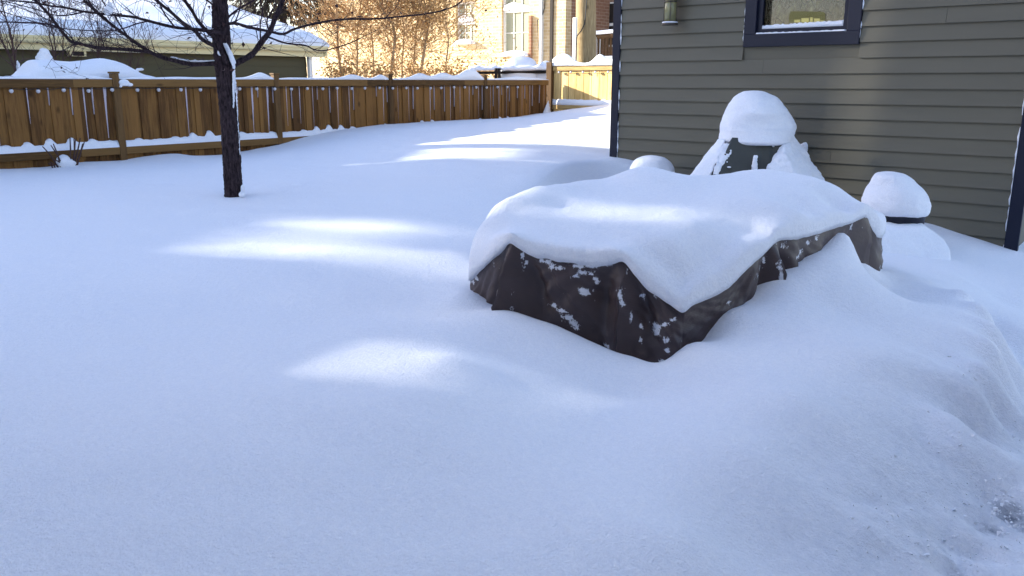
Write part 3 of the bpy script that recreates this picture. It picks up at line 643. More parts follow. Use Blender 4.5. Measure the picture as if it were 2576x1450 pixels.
# cloth skirt
tab = empty('covered_table', W(1.05, 4.6, .2), 'patio table under a dark brown cloth cover with a thick sagging layer of snow', 'table')
cap = mesh('snow_cap', *CAPDATA, M_snow, tab, True)
rows = 72; sv = []; L_ = np.concatenate([[0], np.cumsum(np.linalg.norm(np.diff(loop[:, :2], axis=0), axis=1))])
peaks = [4 * 8, 14 * 8, 25 * 8, 30 * 8]        # where something underneath props the cloth up
for r in range(rows):
    v = r / (rows - 1)
    for k in range(nl):
        q = loop[k]; o_ = q[:2] - cen; o_ = o_ / np.linalg.norm(o_)
        z = (q[2] + .03) * (1 - v) + .16 * v; drop = (q[2] + .03) - z
        f = -.022 + .010 * drop
        for pk in peaks:
            dd = abs(L_[k] - L_[pk]); f += .080 * math.exp(-dd / .03) * min(1, max(0, drop - .035) / .15) - .045 * math.exp(-((dd - .11) / .06) ** 2) * min(1, drop / .15)
            # folds radiating down from each peak
            f += .016 * math.sin(11 * dd / (.10 + drop)) * math.exp(-dd / .35) * min(1, drop / .2)
        f += .034 * min(1, drop / .16) * (1 - abs(math.sin(L_[k] * 7.5 + 1.6 * mnoise.noise(Vector((L_[k] * 2.2, z * 1.5, 5))) + (z - .5) * (5 if L_[k] < 1.25 else -6)))) ** 2.2
        f += .030 * mnoise.noise(Vector((L_[k] * 3.5 + z * 2.0, z * 2.5, 0))) + .010 * abs(mnoise.noise(Vector((L_[k] * 8 - z * 6, z * 2.5, 3)))) + .006 * abs(mnoise.noise(Vector((L_[k] * 16 + z * 14, z * 6, 8))))
        if 15 * 8 <= k <= 19 * 8: f += .16 * drop * math.sin((k - 120) / 32 * math.pi)
        sv.append((q[0] + o_[0] * f, q[1] + o_[1] * f, z))
sf = []
for r in range(rows - 1):
    for k in range(nl): u = (k + 1) % nl; sf.append((r * nl + k, (r + 1) * nl + k, (r + 1) * nl + u, r * nl + u))
sk = mesh('cloth_cover', sv, sf, M_cover, tab, True)
m_ = MB()
CL = [(735, 315, 30, 10), (775, 322, 22, 8), (900, 350, 34, 12), (860, 372, 18, 8), (950, 352, 20, 9), (905, 450, 26, 12), (925, 468, 20, 8), (990, 405, 8, 16), (975, 390, 8, 10), (1112, 460, 12, 22), (1120, 490, 12, 18), (1130, 515, 9, 12), (740, 540, 24, 10), (780, 565, 22, 9), (700, 285, 22, 8), (665, 280, 14, 7),
      (1255, 490, 14, 6), (1330, 660, 16, 18), (1325, 690, 12, 14), (1375, 640, 26, 6), (1420, 615, 18, 5), (1240, 660, 10, 12), (1240, 740, 6, 12), (1380, 780, 10, 9), (1350, 840, 8, 5), (560, 250, 6, 26), (580, 290, 5, 14), (880, 310, 40, 5), (960, 312, 40, 5), (1040, 300, 34, 5), (820, 600, 24, 16), (850, 640, 26, 14), (870, 660, 16, 10), (500, 540, 6, 8), (1180, 600, 3, 30), (1040, 760, 16, 7),
      (290, 390, 12, 8), (270, 410, 8, 8), (2160, 230, 16, 12), (2140, 260, 12, 12), (2200, 180, 16, 8), (2250, 150, 10, 14), (2080, 310, 9, 8), (1960, 290, 6, 22), (1930, 330, 5, 26), (1750, 525, 14, 5), (2450, 90, 6, 22), (2490, 100, 8, 30)]
cs_ = sorted((q[0], q[2]) for q in RIM)
me = sk.data; co = np.empty(len(me.vertices) * 3); me.vertices.foreach_get('co', co); co = co.reshape(-1, 3); fr_ = np.zeros(len(co))
for a, b_, w_, h_ in CL:
    px, py = 1069 + a * .4395, 534.6 + b_ * .4395; ff = float(np.interp(px, [q[0] for q in cs_], [q[1] for q in cs_])); k = ff / 2173 * .4395
    c_ = np.array(PF(px, py, ff)); d = co - c_; ds_ = d @ np.array(SD); dz = d[:, 2]
    fr_ = np.maximum(fr_, np.exp(-(ds_ / (w_ * k * 1.1 + .006)) ** 2 - (dz / (h_ * k * 1.3 + .006)) ** 2))
fa = me.attributes.new('frosted', 'FLOAT', 'POINT'); fa.data.foreach_set('value', fr_)
TF = [W(.35, 4.2, 0), W(1.5, 4.75, 0), W(1.9, 5.4, 0), W(.6, 4.8, 0)]
m_.add([(p.x, p.y, .52) for p in TF] + [(p.x, p.y, .55) for p in TF], [(3, 2, 1, 0), (4, 5, 6, 7), (0, 1, 5, 4), (1, 2, 6, 5), (2, 3, 7, 6), (3, 0, 4, 7)])
m_.build('tabletop', M_brass, tab)
for p in TF: m_ = MB(); m_.tube([(p.x, p.y, 0), (p.x, p.y, .519)], .025, 8); m_.build('leg', M_brass, tab)

# ================================================================ COVERED GRILL
gr = empty('covered_grill', PF(1905, 440, 7.9), 'barbecue grill in a dark grey-green cloth cover against the siding', 'grill')
gf_ = 7.9
front = [(948, 842), (1495, 846), (1602, 905), (1640, 1000), (1680, 1500), (560, 1500), (610, 1320), (800, 930)]
def c7(a, b_): return 1698 + a * .1709, 213.8 + b_ * .1709
nf = 24; vs = []; fs = []
fr_top = [PF(*c7(850, 780), gf_ - .0), PF(*c7(1600, 780), gf_)]
fr_bot = [PF(*c7(420, 1640), gf_ - .22), PF(*c7(1850, 1640), gf_ - .22)]
dep = Vector((math.cos(HD), math.sin(HD), 0)) * .50
def ringpts(v):
    l = fr_top[0].lerp(fr_bot[0], v); r_ = fr_top[1].lerp(fr_bot[1], v); out = []; ins_ = SD * .07
    for k in range(nf): 
        t = k / (nf - 1); p = l.lerp(r_, t); fd = .012 * math.sin(t * 21 + 2 * math.sin(t * 9)) * (.2 + v); p = p - dep.normalized() * fd; out.append(p)
    for k in range(1, 8): out.append(r_.lerp(r_ - ins_ + dep * (1 + .3 * v), k / 7))
    for k in range(1, nf): t = 1 - k / (nf - 1); out.append((l + ins_).lerp(r_ - ins_, t) + dep * (1 + .3 * v))
    for k in range(1, 7): out.append((l + ins_ + dep * (1 + .3 * v)).lerp(l, k / 7))
    return out
for r in range(14): rp = ringpts(r / 13); nr = len(rp); vs += rp
for r in range(13):
    for k in range(nr): u = (k + 1) % nr; fs.append((r * nr + k, (r + 1) * nr + k, (r + 1) * nr + u, r * nr + u))
fs.append(tuple(range(nr)))
mesh('cloth_cover', vs, fs, M_gcover, gr, True)
def E(px, py, f, a, b_, c_): return ('e', PF(px, py, f), (a, b_, c_), HD - math.pi / 2)
pxm = 7.9 / 2173
# snow heaped on the grill: dome + long flanks sliding down either side
def dome(rows, f, parent, dr=1.0, dent=None, n=72, amp=.006):
    """snow dome turned from its measured half-widths (rows: centre px, y px, half-width px), lopsided like the real one"""
    rows = [tuple(q) for q in spline(rows, 5)]; vs = []; k = f / 2173
    for j, (cx, y, hw) in enumerate(rows):
        c_ = PF(cx, y, f); r_ = max(.004, hw * k)
        for t in range(n):
            a = 2 * math.pi * t / n; rr_ = r_
            if dent and dent[0] < y < dent[1]:
                w_ = math.sin((y - dent[0]) / (dent[1] - dent[0]) * math.pi); fa = -math.sin(a)          # front side
                rr_ -= dent[2] * w_ * max(0, fa) ** 3 * (1 if y < (dent[0] + dent[1]) / 2 + 4 else .4)
            v = c_ + SD * (rr_ * math.cos(a)) + FV * (rr_ * dr * math.sin(a))
            nn = mnoise.noise(v * 7) * amp * 2 + mnoise.noise(v * 22) * amp + mnoise.noise(v * 60) * amp * .4
            edge = max(0, (j - len(rows) * .8) / (len(rows) * .2)); nn += edge * mnoise.noise(v * 45) * .007
            vs.append(v + (v - c_).normalized() * nn + Vector((0, 0, edge * mnoise.noise(v * 28) * .012)))
    fs = []
    for j in range(len(rows) - 1):
        for t in range(n): u = (t + 1) % n; fs.append((j * n + t, (j + 1) * n + t, (j + 1) * n + u, j * n + u))
    fs.append(tuple(range(n))); fs.append(tuple((len(rows) - 1) * n + t for t in range(n))[::-1])
    return mesh('snow_cap', vs, fs, M_snow2, parent, True)
def R7(a, y, hw): return (1698 + a * .1709, 213.8 + y * .1709, hw * .1709)
dome([R7(1160, 84, 10), R7(1160, 88, 75), R7(1158, 104, 160), R7(1180, 180, 300), R7(1190, 260, 370), R7(1197, 330, 420), R7(1210, 480, 500), R7(1222, 610, 548), R7(1210, 700, 545), R7(1195, 780, 543), R7(1190, 830, 535), R7(1185, 858, 500), R7(1180, 864, 430), R7(1180, 860, 300)], 8.15, gr, 1.0, (285, 352, .075))
lf = [('h', [PF(*c7(650, 760), 8.2), PF(*c7(760, 800), 7.95), PF(*c7(640, 860), 8.15), PF(*c7(715, 900), 7.92), PF(*c7(700, 930), 7.92), PF(*c7(540, 1290), 7.80), PF(*c7(500, 1420), 7.75), PF(*c7(150, 1420), 7.9), PF(*c7(300, 1320), 7.95), PF(*c7(420, 1190), 8.05), PF(*c7(550, 1030), 8.15), PF(*c7(640, 860), 8.4), PF(*c7(400, 1300), 8.5)])]
o = blob('side_drift', lf, M_snow2, gr, .018, 4, .02, .1)
lf = [('h', [PF(*c7(700, 860), 7.93), PF(*c7(900, 845), 7.91), PF(*c7(940, 850), 7.91), PF(*c7(860, 900), 7.88), PF(*c7(700, 930), 7.90), PF(*c7(800, 945), 7.88), PF(*c7(730, 1100), 7.83), PF(*c7(620, 1330), 7.72), PF(*c7(540, 1330), 7.72), PF(*c7(680, 1010), 7.86), PF(*c7(660, 1200), 7.95)])]
o = blob('clinging_snow', lf, M_snow2, gr, .010, 1, .035, .04)
rfk = [('h', [PF(*c7(1640, 760), 7.95), PF(*c7(1735, 690), 8.2), PF(*c7(1745, 760), 8.2), PF(*c7(1600, 960), 7.88), PF(*c7(1820, 880), 8.2), PF(*c7(2000, 1160), 8.15), PF(*c7(2200, 1400), 8.0), PF(*c7(2350, 1600), 7.9), PF(*c7(1290, 1600), 7.60), PF(*c7(1320, 1250), 7.70), PF(*c7(1480, 1040), 7.80), PF(*c7(1600, 1000), 7.72), PF(*c7(1900, 1500), 7.5), PF(*c7(1700, 850), 8.4)]), E(1975, 372, 7.93, .06, .08, .06)]
blob('side_drift', rfk, M_snow2, gr, .014, 3, .06, .10)
blob('clinging_snow', [('h', [PF(*c7(a, b_), f) for a, b_ in ((1165, 1040), (1215, 1045), (1205, 1120), (1150, 1110)) for f in (7.70, 7.9)]), ('h', [PF(*c7(a, b_), f) for a, b_ in ((1160, 1100), (1200, 1100), (1212, 1260), (1138, 1260), (1136, 1180)) for f in (7.69, 7.9)])], M_snow2, gr, .007, 1, .025, .03)
blob('clinging_snow', [E(1945, 368, 7.87, .012, .02, .010), E(1834, 421, 7.78, .02, .02, .008), E(1829, 408, 7.80, .008, .01, .008)], M_snow2, gr, .005, 1, 0)
blob('clinging_snow', [('e', PX(2024, 372, 8.47), (.02, .035, .06)), ('e', PX(2020, 382, 8.47), (.02, .025, .04)), ('e', PX(2016, 367, 8.47), (.015, .03, .02))], M_snow2, gr, .008, 2, .02, .03)

# ================================================================ PLANTERS
def planter(pxc, f, rad, zrim, label, rows):
    p = PF(pxc, 500, f); e_ = empty('planter', (p.x, p.y, 0), label, 'planter')
    m_ = MB(); m_.lathe((p.x, p.y, 0), [(rad * .6, 0), (rad * .75, .1), (rad * .93, zrim - .06), (rad, zrim - .055), (rad, zrim), (rad * .9, zrim + .002)], 36); m_.build('pot', M_pot, e_, True)
    dome(rows, f, e_); return e_
def R8(a, y, hw): return (2075 + a * .2602, 409 + y * .2602, hw * .2602)
planter(2262, 6.98, .232, .575, 'dark round planter at right of the table, heaped with a rounded snow dome',
        [R8(615, 90, 8), R8(618, 94, 70), R8(635, 120, 150), R8(665, 200, 218), R8(680, 280, 282), R8(682, 370, 314), R8(684, 420, 317), R8(692, 462, 306), R8(708, 490, 276), R8(722, 505, 240), R8(722, 506, 160)])
planter(1638, 9.0, .2, .60, 'buried planter near the left corner of the garage wall under a low snow dome',
        [(1638, 391, 3), (1638, 393, 18), (1639, 397, 32), (1639, 404, 43), (1640, 412, 50), (1640, 422, 56), (1640, 435, 60), (1640, 455, 62), (1640, 470, 55)])
# snow block (bench) below the right planter
bq = [(2203, 585, 6.55), (2215, 562, 6.75), (2325, 568, 6.75), (2372, 600, 6.70), (2392, 630, 6.62), (2395, 670, 6.5), (2362, 703, 6.42), (2198, 668, 6.35), (2240, 552, 6.9), (2310, 556, 6.9), (2380, 640, 6.9), (2210, 640, 6.8)]
ben = empty('low_bench', PF(2290, 690, 6.6), 'low bench end under a thick straight-edged block of snow below the right planter', 'bench')
b0_ = PF(2215, 668, 6.55); b1_ = PF(2350, 690, 6.6)
m_ = MB(); q = [b0_, b1_, b1_ + FV * .25, b0_ + FV * .25]
m_.add([(v.x, v.y, .22) for v in q] + [(v.x, v.y, .30) for v in q], [(3, 2, 1, 0), (4, 5, 6, 7), (0, 1, 5, 4), (1, 2, 6, 5), (2, 3, 7, 6), (3, 0, 4, 7)]); m_.build('seat', M_post, ben)
for v in (b0_.lerp(b1_, .1) + FV * .12, b0_.lerp(b1_, .9) + FV * .12): m_ = MB(); m_.box(v.x - .03, v.x + .03, v.y - .03, v.y + .03, 0, .219); m_.build('leg', M_post, ben)
blob('snow_block', [('h', [PF(*q) for q in bq])], M_snow2, ben, .016, 4, .02, .13)


# ================================================================ TREES
def px_line(pts, f0, f1=None, n=6):
    f1 = f0 if f1 is None else f1; m = len(pts)
    P = [(p[0], p[1], f0 + (f1 - f0) * i / (m - 1)) for i, p in enumerate(pts)]
    return [PF(*q) for q in spline(P, n)]
def wander(mb, p, d, length, r, rnd, depth, droop=0.0, kids=2, curl=.35, minr=.0012, n=7):
    pts = [p.copy()]; rad = [r]; d = d.normalized(); q = p.copy(); bend = Vector((rnd.uniform(-1, 1), rnd.uniform(-1, 1), rnd.uniform(-.6, 1))) * curl
    for i in range(n):
        d = (d + bend / n + Vector((rnd.uniform(-1, 1), rnd.uniform(-1, 1), rnd.uniform(-1, 1))) * .12 + Vector((0, 0, -droop / n))).normalized()
        q = q + d * (length / n); pts.append(q.copy()); rad.append(max(minr, r * (1 - .8 * (i + 1) / n)))
        if depth > 0 and i >= 1 and rnd.random() < kids / n * 1.4:
            s_ = Vector((rnd.uniform(-1, 1), rnd.uniform(-1, 1), rnd.uniform(-.3, 1))).normalized()
            wander(mb, q.copy(), (d * .7 + s_ * .9), length * rnd.uniform(.4, .7), max(minr, rad[-1] * .65), rnd, depth - 1, droop, kids, curl, minr, max(4, n - 2))
    mb.tube(pts, rad, 5 if r > .006 else 4, False); TIPS.append(pts[-1])
TIPS = []
TFW = 7.9
tree = empty('bare_tree', PF(588, 500, TFW), 'young bare tree with dark bark standing in the snow before the long fence', 'tree')
trunk = px_line([(591, 560), (588, 495), (583, 400), (577, 300), (568, 210), (561, 150), (556, 80), (553, 0), (549, -120), (548, -300), (552, -520)], TFW, TFW, 8)
PXM = TFW / 2173
def tw(i, n): t = i / (n - 1); return (.088 if t < .55 else .088 - .075 * (t - .55) / .45)
m_ = MB(); rad = []
for i in range(len(trunk)):
    t = i / (len(trunk) - 1); r = .5 * PXM * (47 - 3 * min(1, t / .5)) if t < .6 else .5 * PXM * (44 - 26 * (t - .6) / .4); rad.append(r * (1 + .03 * math.sin(i * 1.7)))
m_.tube(trunk, rad, 18)
tr_o = m_.build('trunk', M_bark, tree, True)
sub = tr_o.modifiers.new('s', 'SUBSURF'); sub.levels = 2; sub.render_levels = 2
tx = bpy.data.textures.new('bark', 'CLOUDS'); tx.noise_scale = .03; dm = tr_o.modifiers.new('d', 'DISPLACE'); dm.texture = tx; dm.strength = .018; dm.texture_coords = 'GLOBAL'
BR = [([(560, 166), (544, 160), (485, 162), (419, 148), (379, 132), (345, 110), (316, 89), (264, 49), (211, 0), (160, -60)], 15, 6, 7.9, 7.3),
      ([(376, 131), (340, 127), (297, 124), (244, 120), (198, 110), (175, 102), (145, 66), (122, 36), (89, 0), (40, -60)], 11, 6, 7.6, 7.0),
      ([(147, 68), (109, 60), (49, 57), (0, 56), (-60, 60)], 5, 3, 7.2, 7.0),
      ([(560, 128), (534, 114), (508, 99), (491, 79), (458, 56), (429, 30), (392, 0), (340, -50)], 13, 7, 7.8, 7.2),
      ([(570, 86), (541, 81), (488, 74), (438, 69), (373, 53), (333, 43), (284, 38), (214, 30), (165, 20), (125, 15), (82, 7), (20, 0), (-60, -16)], 11, 3, 7.7, 7.0),
      ([(572, 160), (560, 138), (541, 99), (524, 82), (498, 53), (481, 23), (465, 0), (440, -50)], 13, 7, 7.8, 7.5),
      ([(575, 172), (597, 158), (633, 138), (656, 109), (679, 79), (692, 46), (712, 0), (735, -70)], 20, 12, 7.9, 8.3),
      ([(524, 86), (534, 79), (560, 66), (590, 59), (626, 69), (676, 79), (712, 86), (742, 73), (801, 58), (864, 49), (943, 48), (1019, 41), (1085, 33), (1134, 20), (1165, 0), (1200, -40)], 10, 3, 7.7, 8.0),
      ([(676, 94), (719, 109), (768, 115), (790, 125), (821, 127), (880, 109), (915, 92), (945, 78)], 6, 2, 8.1, 8.3),
      ([(440, 69), (425, 50), (410, 28), (398, 0), (392, -40)], 5, 3, 7.5, 7.3),
      ([(372, 54), (345, 60), (310, 72), (270, 78), (200, 76), (120, 66), (40, 40), (0, 28)], 4, 2, 7.4, 7.1),
      ([(560, 60), (590, 30), (640, 0), (680, -30)], 7, 4, 7.9, 8.1), ([(556, 30), (520, 0), (480, -30)], 7, 4, 7.9, 7.7),
      ([(590, 59), (598, 40), (604, 20), (606, 0)], 4, 3, 7.8, 7.8), ([(676, 79), (672, 50), (690, 20), (694, 0)], 5, 3, 8, 8.1),
      ([(656, 108), (655, 90), (655, 60), (660, 30), (655, 0)], 5, 3, 8, 8.0), ([(264, 49), (235, 20), (215, -10)], 6, 4, 7.5, 7.4), ([(320, 90), (300, 60), (285, 36), (262, 10), (248, -20)], 5, 3, 7.5, 7.4),
      ([(214, 30), (150, 40), (90, 24), (30, 8), (-20, 0)], 4, 2, 7.4, 7.1), ([(198, 108), (190, 112), (170, 84), (120, 50), (60, 24), (0, 6)], 4, 2, 7.3, 7.2)]
rt = random.Random(21); twm = MB()
for pts, w0, w1, f0, f1 in BR:
    pl = px_line(pts, f0, f1, 6); n = len(pl)
    rad = [.42 * PXM * (w0 + (w1 - w0) * i / (n - 1)) * (1 + .10 * rt.uniform(-1, 1)) for i in range(n)]
    m_ = MB(); m_.tube(pl, rad, 8); m_.build('branch', M_bark if w0 > 9 else M_twig, tree, True)
    step = 2 if n > 30 else 3
    for i in range(4, n, step):
        d = (pl[min(i + 1, n - 1)] - pl[i - 1]).normalized()
        s_ = Vector((rt.uniform(-1, 1), rt.uniform(-1, 1), rt.uniform(-.5, 1))).normalized()
        if rt.random() < .62: wander(twm, pl[i], d * .9 + s_ * .9, rt.uniform(.2, .60), min(rad[i] * .42, .0042), rt, 2, 0.05, 1.7, .8, .0011)
twm.build('twigs', M_twig, tree)
def leaves(name, pts, m, parent, size, rnd, per=1, spread=.03):
    lb = MB()
    for p in pts:
        for _ in range(per):
            c_ = Vector(p) + Vector((rnd.gauss(0, spread), rnd.gauss(0, spread), rnd.gauss(0, spread)))
            a = Vector((rnd.uniform(-1, 1), rnd.uniform(-1, 1), rnd.uniform(-1, .3))).normalized(); b2 = a.cross(Vector((rnd.uniform(-1, 1), rnd.uniform(-1, 1), rnd.uniform(-1, 1)))).normalized()
            s1 = size * rnd.uniform(.6, 1.2); n3 = a.cross(b2) * s1 * .25
            lb.add([c_, c_ + a * s1 * .5 + b2 * s1 * .32 + n3, c_ + a * s1, c_ + a * s1 * .5 - b2 * s1 * .32 + n3], [(0, 1, 2, 3)])
    return lb.build(name, m, parent)
leaves('dry_leaves', [t for t in TIPS if rt.random() < .10], M_leafd, tree, .045, rt, 1, .01)
# snow on the tree
blob('crotch_snow', [('h', [PF(x, y, f) for x, y, f in ((560, 108, 7.80), (570, 105, 7.8), (580, 125, 7.79), (590, 145, 7.80), (594, 160, 7.82), (584, 168, 7.80), (575, 140, 7.78), (590, 160, 7.92))])] +
     [('e', PF(588, 168 + k * 9, 7.86), (.011 * (1 - k / 20), .03, .03), HD - math.pi / 2) for k in range(12)] + [('e', PF(553, 132, 7.8), (.02, .02, .035))], M_snow2, tree, .007, 2, .012, .04)
def branch_snow(pts, f0, f1, off, h, wd):
    pl = px_line(pts, f0, f1, 5); n = len(pl)
    ridge('branch_snow', [p + Vector((0, 0, off)) for p in pl], wd, [max(.002, h * (.6 + .5 * mnoise.noise(Vector((i * .6, 0, 1))))) * min(1, (min(i, n - 1 - i) + 1) / 3) for i in range(n)], M_snow2, tree)
branch_snow([(546, 159), (520, 161), (485, 161), (455, 156), (430, 150)], 7.9, 7.75, .018, .022, .035)
branch_snow([(541, 81), (530, 79), (518, 77)], 7.75, 7.7, .018, .016, .03)
branch_snow([(532, 113), (520, 106), (510, 99)], 7.75, 7.7, .016, .016, .03)
for k in range(30):
    y = 190 + k * 6.6 + rt.uniform(-3, 3); x = 591 + (y - 190) * .065 + (3 if y > 440 else 0); 
    if rt.random() < (.9 if y < 300 else .5): m2 = MB(); 
    if k == 0: tm = MB()
    r = rt.uniform(.003, .008) * (1.25 if y < 280 else .8)
    tm.tube([PF(x, y - 4, 7.87), PF(x + rt.uniform(-1, 1), y, 7.86), PF(x + .5, y + 4 + rt.uniform(0, 4), 7.87)], [r * .4, r, r * .4], 6)
tm.build('bark_snow', M_snow2, tree, True)
blob('root_snow', [('e', PF(611, 478, 7.84), (.02, .03, .05), HD - math.pi / 2), ('e', PF(609, 490, 7.8), (.03, .04, .03), HD - math.pi / 2)], M_snow2, tree, .008, 2, .01, .04)
# snow lump caught in the branch fork
fc = 7.35; lump = [('h', [PF(x, y, f) for x, y, f in ((276, 4, fc), (262, 22, fc - .04), (258, 32, fc), (268, 40, fc - .05), (284, 36, fc - .06), (286, 22, fc), (282, 12, fc + .05), (270, 34, fc + .08))])]
blob('caught_snow', lump, M_snow2, tree, .007, 2, .01, .05)

# shrubs of bare twigs
def bush(name, px, py, Y, hgt, nst, seed, label, m, group=None, spread=.5, snow=True, thick=.012):
    p = PY(px, py, Y); rnd = random.Random(seed); e_ = empty(name, p, label, 'shrub', group); st = MB(); tg = MB()
    for k in range(nst):
        d = Vector((rnd.uniform(-1, 1) * spread, rnd.uniform(-1, 1) * spread, 1)).normalized()
        l = hgt * rnd.uniform(.7, 1.0); pts = [p + Vector((rnd.uniform(-.05, .05), rnd.uniform(-.05, .05), -.3))]; q = pts[0].copy(); r0 = thick * rnd.uniform(.7, 1.1); rad = [r0]
        for i in range(9):
            d = (d + Vector((rnd.uniform(-1, 1), rnd.uniform(-1, 1), rnd.uniform(-.3, .5))) * .16).normalized(); q = q + d * ((l + .3) / 9); pts.append(q.copy()); rad.append(r0 * (1 - .75 * (i + 1) / 9))
            if i > 1:
                for _ in range(2): s_ = Vector((rnd.uniform(-1, 1), rnd.uniform(-1, 1), rnd.uniform(-.1, 1))); wander(tg, q.copy(), d * .5 + s_, hgt * rnd.uniform(.2, .42), max(.002, rad[-1] * .6), rnd, 2, -.2, 2.6, .5, .0016, 6)
        st.tube(pts, rad, 7)
    st.build('stems', m, e_, True); tg.build('twigs', m, e_); return e_
G1 = 'bare shrubs behind the long fence'
b1 = bush('bare_shrub', 48, 190, 12.3, 1.15, 2, 4, 'dark bare shrub with a Y-shaped stem at the far left behind the fence', M_shrub, G1, .35, thick=.022)
b2 = bush('bare_shrub', 150, 190, 12.5, 1.3, 4, 5, 'tangled bare shrub rising behind the snow mound, second from left', M_shrub, G1, .5)
b3 = bush('bare_shrub', 235, 175, 12.6, .95, 3, 6, 'bare shrub behind the middle of the snow mound under the eave', M_shrub, G1, .45)
b4 = bush('bare_shrub', 330, 180, 12.4, .75, 3, 8, 'low bare shrub poking out of the right end of the snow mound', M_shrub, G1, .6)
b6 = bush('bare_shrub', -10, 180, 12.6, 1.4, 3, 12, 'bare shrub cut by the left edge of the photo behind the fence', M_shrub, G1, .5)
blob('stem_snow', [('e', PY(113, 146, 12.3), (.075, .08, .13)), ('e', PY(120, 152, 12.3), (.07, .08, .09)), ('e', PY(104, 160, 12.3), (.06, .08, .14))], M_snow2, b1, .015, 3, .05, .08)
blob('stem_snow', [('e', PY(45, 165, 12.2), (.02, .03, .07)), ('e', PY(52, 178, 12.2), (.05, .03, .03))], M_snow2, b1, .01, 2, .03, .05)
blob('stem_snow', [('e', PY(352, 175, 12.0), (.06, .03, .02)), ('e', PY(340, 180, 12.0), (.05, .03, .015))], M_snow2, b4, .01, 2, .02, .05)
# snow mound on the hedge behind the fence
prof = [(20, 190), (43, 186), (58, 172), (70, 158), (76, 153), (100, 151), (125, 151), (171, 155), (211, 152), (244, 147), (283, 153), (316, 168), (335, 180), (352, 187), (372, 191)]
pp = spline(prof, 4); vs = []; fs = []; seg = 9
for px, py in pp:
    t = PY(px, py, 11.75); base = 1.45; 
    for k in range(seg + 1):
        a = math.pi * k / seg; vs.append((t.x, 11.75 - .42 * math.cos(a), base + (t.z - base) * math.sin(a) ** .6 + .015 * mnoise.noise(Vector((t.x * 4, k, 0)))))
q = seg + 1
for i in range(len(pp) - 1):
    for k in range(seg): fs.append((i * q + k, (i + 1) * q + k, (i + 1) * q + k + 1, i * q + k + 1))
    fs.append((i * q, i * q + seg, (i + 1) * q + seg, (i + 1) * q))
hd = empty('hedge', (PY(200, 190, 11.75).x, 11.75, 0), 'low hedge carrying a long smooth mound of snow just behind the fence', 'hedge')
mesh('snow_mound', vs, fs, M_snow2, hd, True)
hx0 = PY(60, 190, 11.75).x; hx1 = PY(340, 190, 11.75).x; tg = MB(); rnd = random.Random(9)
for k in range(60):
    p = Vector((rnd.uniform(hx0, hx1), 11.75 + rnd.uniform(-.3, .3), .4)); tg.tube([p, p + Vector((rnd.uniform(-.1, .1), 0, .5)), p + Vector((rnd.uniform(-.15, .15), 0, 1.0))], [.008, .006, .004], 5)
tg.build('stems', M_shrub, hd)
# dead stalks before the fence
dp = PY(150, 408, 10.95); ds = empty('dead_stalks', dp, 'clump of dead plant stalks sticking out of the snow by the fence', 'plant')
m_ = MB(); ST = [((148, 417), (107, 369)), ((160, 418), (128, 366)), ((154, 418), (134, 362)), ((182, 414), (190, 350)), ((186, 412), (202, 348)), ((190, 412), (212, 358)), ((193, 412), (208, 362)), ((160, 415), (138, 402)), ((158, 416), (146, 398)), ((140, 419), (126, 408)), ((176, 413), (176, 345)), ((186, 412), (186, 348)), ((134, 419), (122, 412))]
for (a, b_), (c_, d_) in ST: m_.tube([PY(a, b_ + 8, 10.95), PY((a + c_) / 2 + 1.5, (b_ + d_) / 2, 10.93), PY(c_, d_, 10.9)], [.011, .009, .006], 6)
m_.build('stalks', M_shrub, ds)
blob('snow_lump', [('e', PY(160, 408, 10.98), (.085, .09, .09)), ('e', PY(172, 412, 10.98), (.09, .08, .06))], M_snow2, ds, .012, 3, .02, .06)

# ================================================================ NEIGHBOUR'S GARAGE
NX0, NX1, NY, NZ = -3.0, 11.6, 15.0, 2.10
nb = empty('neighbour_garage', (8, 18, 0), 'low olive garage with cream gutter and snow-covered roof beyond the fence', 'garage')
zs = 0; mb = MB(); zb = .0
while zb < NZ - .05: 
    zt = min(zb + .19, NZ); mb.add([(NX0, NY, zt), (NX1 - .35, NY, zt), (NX1 - .35, NY - .014, zb), (NX0, NY - .014, zb), (NX0, NY + .01, zb), (NX1 - .35, NY + .01, zb)], [(0, 3, 2, 1), (3, 4, 5, 2), (0, 4, 3), (1, 2, 5)]); zb += .19
mb.box(NX0, NX1 - .35, NY + .012, 22.6, 0, NZ)
mb.build('wall', M_nside, nb)
mb = MB(); mb.add([(NX1 - .36, NY + .02, NZ), (NX1 - .36, 22.6, NZ), (NX1 - .36, 19, NZ + .95)], [(0, 1, 2)]); mb.build('gable', M_nside, nb)
mb = MB(); mb.box(NX0 - .3, NX1, NY - .20, NY - .17, NZ, NZ + .13); mb.box(NX0 - .3, NX1, NY - .168, NY - .02, NZ + .0, NZ + .02); mb.build('fascia', M_cream, nb)
mb = MB(); mb.tube([(NX0 - .3, NY - .255, NZ + .15), (NX1, NY - .255, NZ + .15)], .05, 10); mb.box(NX0 - .3, NX1, NY - .31, NY - .2, NZ + .175, NZ + .215); mb.build('gutter', M_cream, nb)
mb = MB(); mb.box(NX1 - .35, NX1 - .27, NY - .1, NY - .02, 0, NZ); mb.build('downspout', M_white, nb)
p = PY(187, 128, NY - .02); mb = MB(); mb.box(p.x - .13, p.x + .13, NY - .16, NY - .021, NZ - .09, NZ + .06 - .061); ve = mb.build('vent_hood', M_cream, nb)
mb = MB(); mb.box(p.x - .09, p.x + .09, NY - .165, NY - .161, NZ - .085, NZ - .015); mb.build('vent_opening', M_dark, nb)
